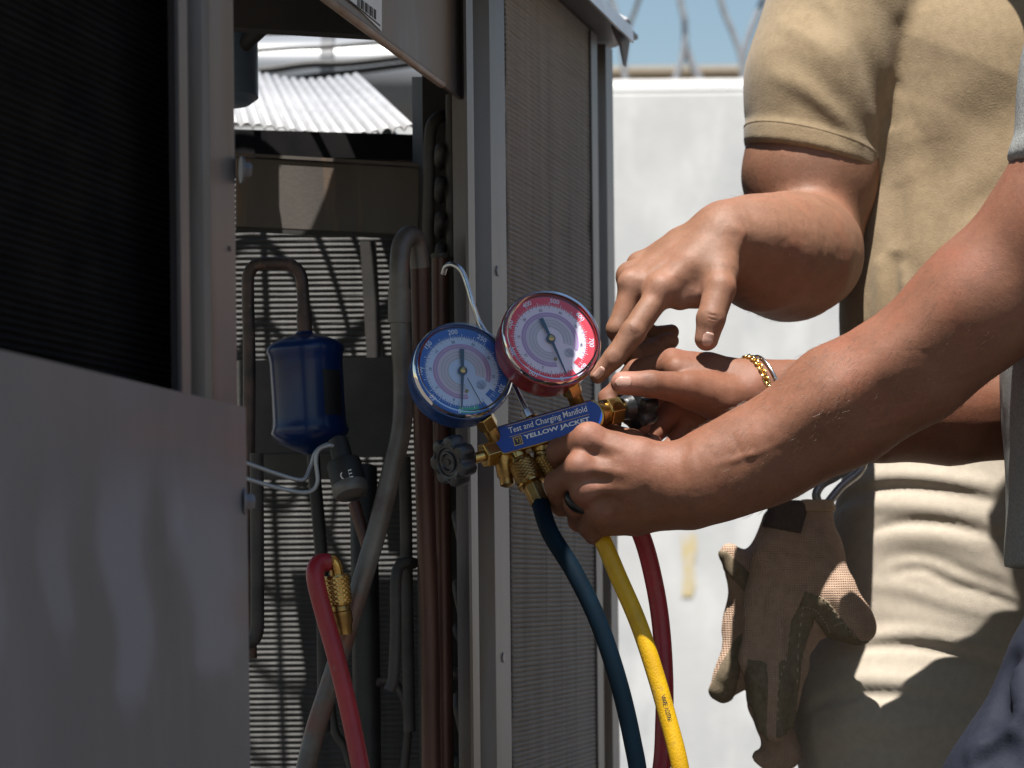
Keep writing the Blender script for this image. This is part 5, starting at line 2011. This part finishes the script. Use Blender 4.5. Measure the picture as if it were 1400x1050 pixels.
musB = [([P(1010, 612, 1.895), P(1120, 552, 1.875), P(1240, 462, 1.862), P(1350, 360, 1.85)], .018, .0045), ([P(1040, 650, 1.90), P(1140, 600, 1.88), P(1260, 520, 1.868), P(1360, 420, 1.85)], .013, -.0026), ([P(935, 625, 1.912), P(950, 645, 1.908), P(948, 672, 1.908)], .006, .0013), ([P(965, 640, 1.905), P(1040, 618, 1.89), P(1110, 585, 1.88)], .003, .0012)]


pb_ = empty('person', tuple(P(1560, 0, DB) * [1, 1, 0]), 'worker in grey shirt and navy trousers holding the brass manifold with both hands', 'person', 'workers at the condenser unit')
tB = tintf([(R_thm[3][0], .014, .95), (P(920, 495, 2.03), .013, .8), (P(905, 505, 2.04), .012, .7), (R_mid[3][0], .013, .6), (R_rng[3][0], .013, .6), (P(940, 560, 2.05), .03, .5), (P(804, 597, 1.925), .013, .5), (P(793, 639, 1.92), .013, .35), (P(801, 668, 1.92), .011, .5), (P(820, 545, 2.05), .016, .8), (P(870, 620, 1.925), .02, .2)],
           [(P(793, 640, 1.92), .0065, .75), (P(801, 668, 1.92), .0045, .5), (P(804, 600, 1.92), .006, .25), (P(889, 523, 1.956), .008, .35)])
body_b = field_obj('body', bodyB, (axis(-.05, .80, .022, .20, .0012, .010), axis(1.74, 2.28, 1.905, 2.085, .0012, .009), axis(.0, 1.80, P(0, 745, 1.95)[2], P(0, 480, 2)[2], .0012, .012)), K['skinB'], pb_, tB, 2)
nail(bodyB, P(853, 521, 1.954), R_thm[3][0] - R_thm[2][0], view + np.array([0, 0, .35]), .0063, .0068, pb_)
hair_obj('hair', B_headc, (-1, .1, 0), pb_)

def arm_hair(parent, body, f, lines, n, m, seed):
    """short fine hairs lying towards the hand"""
    r_ = np.random.default_rng(seed)
    mb = MB()
    e = 1e-3
    for a, b, rad, k in lines:
        a, b = np.asarray(a), np.asarray(b)
        ax_ = nrm(b - a)
        _, s_, u_ = frame(ax_)
        t = r_.random(k)
        th = r_.random(k) * 2 * np.pi
        rr = np.cos(th)[:, None] * s_ + np.sin(th)[:, None] * u_
        st = a + (b - a) * t[:, None] + rr * (rad + .04)
        h = trace(f, st, -rr, 40)
        for p, o_ in zip(h, rr):
            if o_[1] > .35:
                continue
            L_ = r_.uniform(.005, .010)
            dr = nrm(-ax_ + s_ * r_.normal(0, .25) + u_ * r_.normal(0, .25) - np.array([0, 0, .35]))
            dr = nrm(dr - o_ * np.dot(dr, o_))
            q = [p - o_ * .0005, p + dr * L_ * .5 + o_ * .0011, p + dr * L_ + o_ * .0016]
            mb.add(*tube(q, [.00008, .00007, .00003], 3, False))
    o = mb.build('arm_hair', m, parent, True)
    o['kind'] = 'stuff'
    return o


K['armhair'] = mat('brown_arm_hair', (.10, .055, .03), None, rough=.4, spec=.5)
arm_hair(pb_, body_b, bodyB, [(P(985, 648, 1.94), P(1080, 600, 1.932), .036, 200), (P(1080, 600, 1.932), P(1200, 530, 1.92), .042, 420), (P(1200, 530, 1.92), P(1340, 415, 1.893), .046, 340)], 0, K['armhair'], 3)
arm_hair(pa, body_a, bodyA, [(PA(1012, 330, 2.035), PA(1080, 351, 2.12), .045, 200)], 0, K['armhair'], 4)

# grey shirt
SB = GP([(1620, 0, DB, 262), (1615, 200, DB, 285), (1604, 480, DB, 326), (1592, 800, DB, 330)])
slB = GP([(1590, -70, 1.87, 96), (1530, 20, 1.858, 98), (1497, 110, 1.862, 93), (1474, 226, 1.866, 97)])
slB2 = GP([(1560, -60, 2.09, 100), (1515, 60, 2.105, 96), (1480, 240, 2.11, 92)])
hB, hBn = P(1470, 232, 1.866), nrm(np.array([-.12, 0, -1.0]))


def shirtB(Q):
    q = squash(Q, 0, xB, 1.5)
    d = chain(q, SB, .05) * .72
    d = np.maximum(d, P(1500, 775, DB)[2] - Q[:, 2])
    s = chain(Q, slB, .03)
    hq = (Q - hB.astype(np.float32)) @ hBn.astype(np.float32)
    s = smax(s, hq, .006)
    s2 = smax(chain(Q, slB2, .03), P(1480, 236, 2.11)[2] - Q[:, 2], .003)
    d = smin(d, smin(s, s2, .01), .02)
    d = d - np.where((chain(Q, slB, .03) < .02) & (hq > -.018), .0014, 0)
    d = d + .006 * vnoise(Q * [1, 1, .6], 16) + .002 * vnoise(Q, 50)
    d = smax(d, -(np.linalg.norm(Q - P(1560, -180, DB).astype(np.float32), axis=1) - .075), .004)
    return d


field_obj('shirt', shirtB, (axis(.33, .75, .38, .46, .004, .009), axis(1.72, 2.24, 1.78, 2.16, .005, .009), axis(.90, 1.56, .93, 1.32, .005, .009)), K['greyshirt'], pb_, None, 2)

# navy trousers
TB_ = GP([(1590, 700, DB, 225), (1590, 880, DB, 262)])
def trB_base(Q):
    q = squash(Q, 0, xB, 1.4)
    t = chain(q, TB_, .05) * .75
    for lg in (B_legl, B_legr):
        t = smin(t, chain(Q, [(p, r + .006) for p, r in lg], .03), .03)
    return t


tB_f = []
for pix, w, amp in (([(1392, 890), (1378, 920), (1372, 960), (1385, 985)], .009, -.016), ([(1400, 905), (1394, 950), (1400, 990)], .011, .014),
                    ([(1318, 1040), (1345, 1020), (1372, 1000), (1400, 1005)], .008, .013), ([(1330, 1045), (1365, 1030), (1400, 1032)], .008, -.012), ([(1350, 985), (1362, 1005), (1390, 1018)], .010, -.008)):
    addf(tB_f, trB_base, dense(pix), w, amp)


def trB(Q):
    d = trB_base(Q)
    for p_, w, a in tB_f:
        d = fold(Q, d, p_, w, a)
    d = d + .010 * vnoise(Q * [1, 1, .8], 14) + .003 * vnoise(Q, 40)
    d = np.maximum(d, Q[:, 2] - P(1500, 745, DB)[2])
    return np.maximum(d, .03 - Q[:, 2])


field_obj('trousers', trB, (axis(.20, .76, .32, .42, .0045, .010), axis(1.74, 2.22, 1.78, 1.95, .006, .010), axis(.0, 1.0, .78, .93, .0045, .012)), K['navy'], pb_, None, 2)
for lg in (B_legl, B_legr):
    p_ = lg[-1][0]
    shoe(pb_, (p_[0], p_[1], 0), (-1, 0.05, 0))

# ring on the fist's ring finger
rc = (B_rng[0][0] * .42 + B_rng[1][0] * .58)
rax = nrm(B_rng[1][0] - B_rng[0][0])
v, f = lathe(rc, rax, [(.0108, -.0032), (.0122, -.0028), (.0126, 0), (.0122, .0028), (.0108, .0032)], 48, cap=False)
ring_o = new_obj('ring', v, f, mat('black_band', (.01, .01, .011), None, rough=.3, metal=.2), None, True)
md = ring_o.modifiers.new('thick', 'SOLIDIFY')
md.thickness = .001
tag(ring_o, 'plain black ring worn on a finger of the fist gripping the manifold', 'ring')


def wristloop(f, c, axis_, n, off):
    a, s, u = frame(axis_)
    st, dr = [], []
    for k in range(n):
        t = 2 * math.pi * k / n
        r = math.cos(t) * s + math.sin(t) * u
        st.append(np.asarray(c) + r * .07)
        dr.append(-r)
    h = trace(f, st, dr, 50)
    return [p - d_ * off for p, d_ in zip(h, dr)]


def only_right_arm(Q):
    return smin(chain(Q, B_fore2, .03), build_hand(Q, HB2), .012)


wc = P(1034, 533, 2.025)
wax = nrm(P(1060, 537, 2.030) - P(1015, 530, 2.022) + np.array([0, 0, .012]))
lp = wristloop(only_right_arm, wc, wax, 46, .0012)
br = empty('chain_bracelet', tuple(wc - zz * .02), 'gold curb chain bracelet on the wrist beside a thin silver bangle', 'bracelet')
for i in range(46):
    p, q = lp[i], lp[(i + 1) % 46]
    t = nrm(q - p)
    o_ = nrm(p - wc)
    b_ = np.cross(t, o_)
    x_, y_ = (t, nrm(b_ * .8 + o_ * .6 * (1 if i % 2 else -1)))
    cc_ = (p + q) / 2
    L2 = np.linalg.norm(q - p) * .78
    pts = [cc_ + x_ * (L2 * math.cos(k)) + y_ * (.0026 * math.sin(k)) for k in np.linspace(0, 2 * math.pi, 13)]
    new_obj('chain_link', *tube(pts, .00085, 6, False), K['gold'], br, True)
wc2 = P(1048, 535, 2.028)
lp2 = wristloop(only_right_arm, wc2, nrm(wax + np.array([0, 0, .05])), 40, .0022)
bg_o = new_obj('bangle', *tube(lp2 + [lp2[0]], .0013, 10, False), K['chrome'], None, True)
tag(bg_o, 'thin silver bangle on the wrist beside the gold chain bracelet', 'bangle')

# ================================================================== gloves and carabiner at the tan-shirted worker's hip
DG = 2.205
cb = spline([P(1120, 690, DG), P(1116, 676, DG), P(1124, 662, DG + .005), P(1142, 652, DG + .01), P(1158, 640, DG + .015), P(1172, 628, DG + .02), P(1180, 632, DG + .022), P(1174, 646, DG + .018), P(1152, 664, DG + .01), P(1138, 680, DG + .004), P(1128, 692, DG), P(1120, 690, DG)], 6)
K['dullsteel'] = mat('dull_grey_steel', (.34, .34, .34), (.26, .26, .26), 60, .42, .8)
cab = empty('carabiner', tuple(P(1130, 690, DG)), 'silver carabiner clipped at the hip above the hanging gloves', 'carabiner')
new_obj('frame', *tube(cb, .0042, 12), K['dullsteel'], cab, True)
new_obj('gate', *tube([P(1142, 673, DG + .006), P(1170, 652, DG + .017)], .0034, 10), K['chrome'], cab, True)

K['glove'] = mat('brown_knit_glove', (0.43, 0.30, 0.22), (0.36, 0.25, 0.185), 120, .85, 0, .3, 900, spec=.15)
wave_bump(K['glove'], 150, .9, .0012, 'X', 'Z')
K['suede'] = mat('olive_suede', (0.20, 0.16, 0.11), (0.145, 0.115, 0.078), 220, .9, 0, .5, 800, detail=6, spec=.1)
K['strap'] = mat('dark_brown_strap', (.055, .038, .03), (.075, .052, .042), 200, .8, 0, .4, 700)


def glove_near(Q):
    q = squash(Q, 1, DG, 1.6)
    d = chain(q, GP([(1098, 704, DG, 40), (1092, 760, DG, 54), (1078, 826, DG, 56), (1068, 862, DG, 46)]), .02) * .7
    f0 = chain(Q, GP([(1034, 840, DG - .006, 17), (1030, 900, DG - .006, 17), (1036, 955, DG - .004, 13)]), .01)
    f1 = chain(Q, GP([(1048, 850, DG - .010, 19), (1042, 925, DG - .012, 18), (1048, 990, DG - .008, 14)]), .01)
    f2 = chain(Q, GP([(1066, 860, DG - .016, 20), (1062, 940, DG - .018, 19), (1060, 1000, DG - .01, 16)]), .01)
    f3 = chain(Q, GP([(1086, 850, DG - .012, 20), (1084, 915, DG - .012, 18), (1074, 985, DG - .006, 14)]), .01)
    th = chain(Q, GP([(1112, 770, DG - .01, 32), (1135, 815, DG - .02, 31), (1162, 846, DG - .022, 26), (1180, 860, DG - .02, 19)]), .015)
    f = np.minimum(np.minimum(f0, f1), np.minimum(f2, f3))
    d = smin(d, f, .008)
    d = smin(d, th, .02)
    d = smax(d, Q[:, 2] - P(1100, 686, DG)[2], .004)
    ins = chain(q, GP([(1104, 660, DG, 34), (1098, 704, DG, 32)]), .02)
    d = smax(d, -ins, .003)
    for l_, w_, a_ in GLF:
        d = fold(Q, d, l_, w_, a_)
    return d + .0028 * vnoise(Q, 45) + .001 * vnoise(Q, 130)


GLF = []
_l = []
for pix, w, amp in (([(1060, 745), (1095, 758), (1130, 752)], .004, -.003), ([(1050, 790), (1085, 800), (1120, 785)], .004, -.003), ([(1105, 735), (1118, 760), (1122, 790)], .004, -.003),
                    ([(1046, 800), (1040, 850), (1036, 900)], .003, -.004), ([(1062, 800), (1058, 850), (1052, 900)], .003, -.004), ([(1082, 810), (1078, 850), (1075, 900)], .003, -.004), ([(1130, 800), (1150, 822), (1165, 838)], .005, .002)):
    addf(_l, glove_near, pix, w, amp, 1.8)
GLF = _l


def glove_far(Q):
    D2 = DG + .05
    d = chain(Q, GP([(1070, 720, D2, 30), (1046, 800, D2, 40), (1030, 860, D2, 36), (1018, 910, D2, 24)]), .02)
    d = smin(d, chain(Q, GP([(1040, 830, D2 - .01, 26), (1018, 778, D2 - .012, 21), (998, 757, D2 - .012, 15)]), .01), .012)
    d = smin(d, chain(Q, GP([(1030, 860, D2 - .01, 26), (1005, 918, D2 - .012, 25), (988, 942, D2 - .012, 17)]), .01), .012)
    d = smin(d, chain(Q, GP([(1040, 880, D2, 20), (1046, 960, D2, 22), (1060, 1010, D2, 18)]), .01), .01)
    d = smin(d, chain(Q, GP([(1062, 990, D2, 22), (1072, 1030, D2, 20), (1050, 1036, D2 - .005, 13), (1036, 1034, D2 - .008, 7)]), .01), .01)
    return d + .003 * vnoise(Q, 45) + .001 * vnoise(Q, 130)


def gl_axes(x0, x1, y0, y1, d0, d1, h):
    a, b = P(x0, y1, DG), P(x1, y0, DG)
    return (axis(a[0], b[0], a[0] + .005, b[0] - .005, h, h * 1.2), axis(d0, d1, d0 + .005, d1 - .005, h, h * 1.2), axis(a[2], b[2], a[2] + .005, b[2] - .005, h, h * 1.2))


gax = gl_axes(1000, 1215, 660, 1045, DG - .09, DG + .06, .0023)
g1 = empty('work_glove', tuple(P(1070, 1020, DG)), 'brown work glove hanging thumb outwards from the carabiner, in front', 'glove', 'gloves hanging at the hip')
field_obj('knit_body', glove_near, gax, K['glove'], g1, None, 2)


def patch(f, region, off=.0012):
    def g(Q):
        return np.maximum(f(Q) - off, region(Q))
    return g


def poly_region(pix, d):
    """signed region bounded by a closed outline, running along the view depth (x and z only)"""
    pts = np.array([P(x, y, d) for x, y in pix])[:, [0, 2]]

    def r(Q):
        q = Q[:, [0, 2]]
        dmin = np.full(len(q), 9.0)
        ins = np.zeros(len(q), bool)
        n = len(pts)
        for i in range(n):
            a, b = pts[i], pts[(i + 1) % n]
            e = b - a
            w = q - a
            t = np.clip((w @ e) / (e @ e), 0, 1)
            dmin = np.minimum(dmin, np.linalg.norm(w - t[:, None] * e, axis=1))
            c1 = (a[1] <= q[:, 1]) != (b[1] <= q[:, 1])
            xs_ = a[0] + (q[:, 1] - a[1]) / (b[1] - a[1] + 1e-12) * e[0]
            ins ^= c1 & (q[:, 0] < xs_)
        return np.where(ins, -dmin, dmin).astype(np.float32)
    return r


field_obj('thumb_patch', patch(glove_near, poly_region([(1098, 808), (1112, 812), (1130, 822), (1150, 850), (1172, 874), (1190, 878), (1160, 890), (1130, 870), (1110, 845), (1090, 830)], DG - .02)), gax, K['suede'], g1, None, 1)
field_obj('palm_patch', patch(glove_near, poly_region([(1098, 812), (1080, 850), (1074, 900), (1062, 905), (1060, 1012), (1088, 1000), (1096, 900), (1112, 850)], DG - .02)), gax, K['suede'], g1, None, 1)
field_obj('finger_patch', patch(glove_near, poly_region([(1022, 900), (1048, 905), (1052, 1020), (1030, 1000), (1018, 950)], DG - .02), .001), gax, K['suede'], g1, None, 1)
field_obj('wrist_strap', patch(glove_near, poly_region([(1040, 680), (1100, 684), (1104, 700), (1094, 730), (1040, 718)], DG - .02), .0028), gax, K['strap'], g1, None, 1)
field_obj('cuff', patch(glove_near, poly_region([(1096, 676), (1150, 676), (1150, 698), (1094, 700)], DG - .02), .0022), gax, mat('tan_binding', (.36, .25, .16), (.30, .2, .13), 200, .8), g1, None, 1)
# stitching along the thumb and palm patches
sm = MB()
for pix in ([(1112, 812), (1130, 822), (1150, 850), (1170, 872)], [(1100, 830), (1115, 835), (1128, 850), (1135, 866)], [(1080, 850), (1075, 900), (1064, 940), (1064, 990)], [(1098, 830), (1092, 880), (1090, 940)], [(1140, 856), (1152, 852), (1164, 862), (1170, 874)]):
    hp_ = hit(lambda Q: glove_near(Q) - .0014, dense(pix, 8), 1.8)
    for a, b in zip(hp_[0:-1:2], hp_[1::2]):
        sm.add(*tube([a, a * .3 + b * .7], .0005, 5))
so = sm.build('stitching', K['seam'], g1)
so['kind'] = 'stuff'
g2 = empty('work_glove', tuple(P(1040, 1040, DG + .05)), 'brown work glove folded behind the other, fingers pointing left and up', 'glove', 'gloves hanging at the hip')
gax2 = gl_axes(955, 1120, 680, 1065, DG - .03, DG + .14, .0023)
field_obj('knit_body', glove_far, gax2, K['glove'], g2, None, 2)
field_obj('finger_patch', patch(glove_far, poly_region([(970, 750), (990, 752), (1016, 775), (1030, 800), (1020, 815), (985, 775)], DG + .04)), gax2, K['suede'], g2, None, 1)
field_obj('finger_patch', patch(glove_far, poly_region([(1020, 860), (1012, 900), (1000, 970), (965, 950), (985, 905), (1005, 870)], DG + .04)), gax2, K['suede'], g2, None, 1)
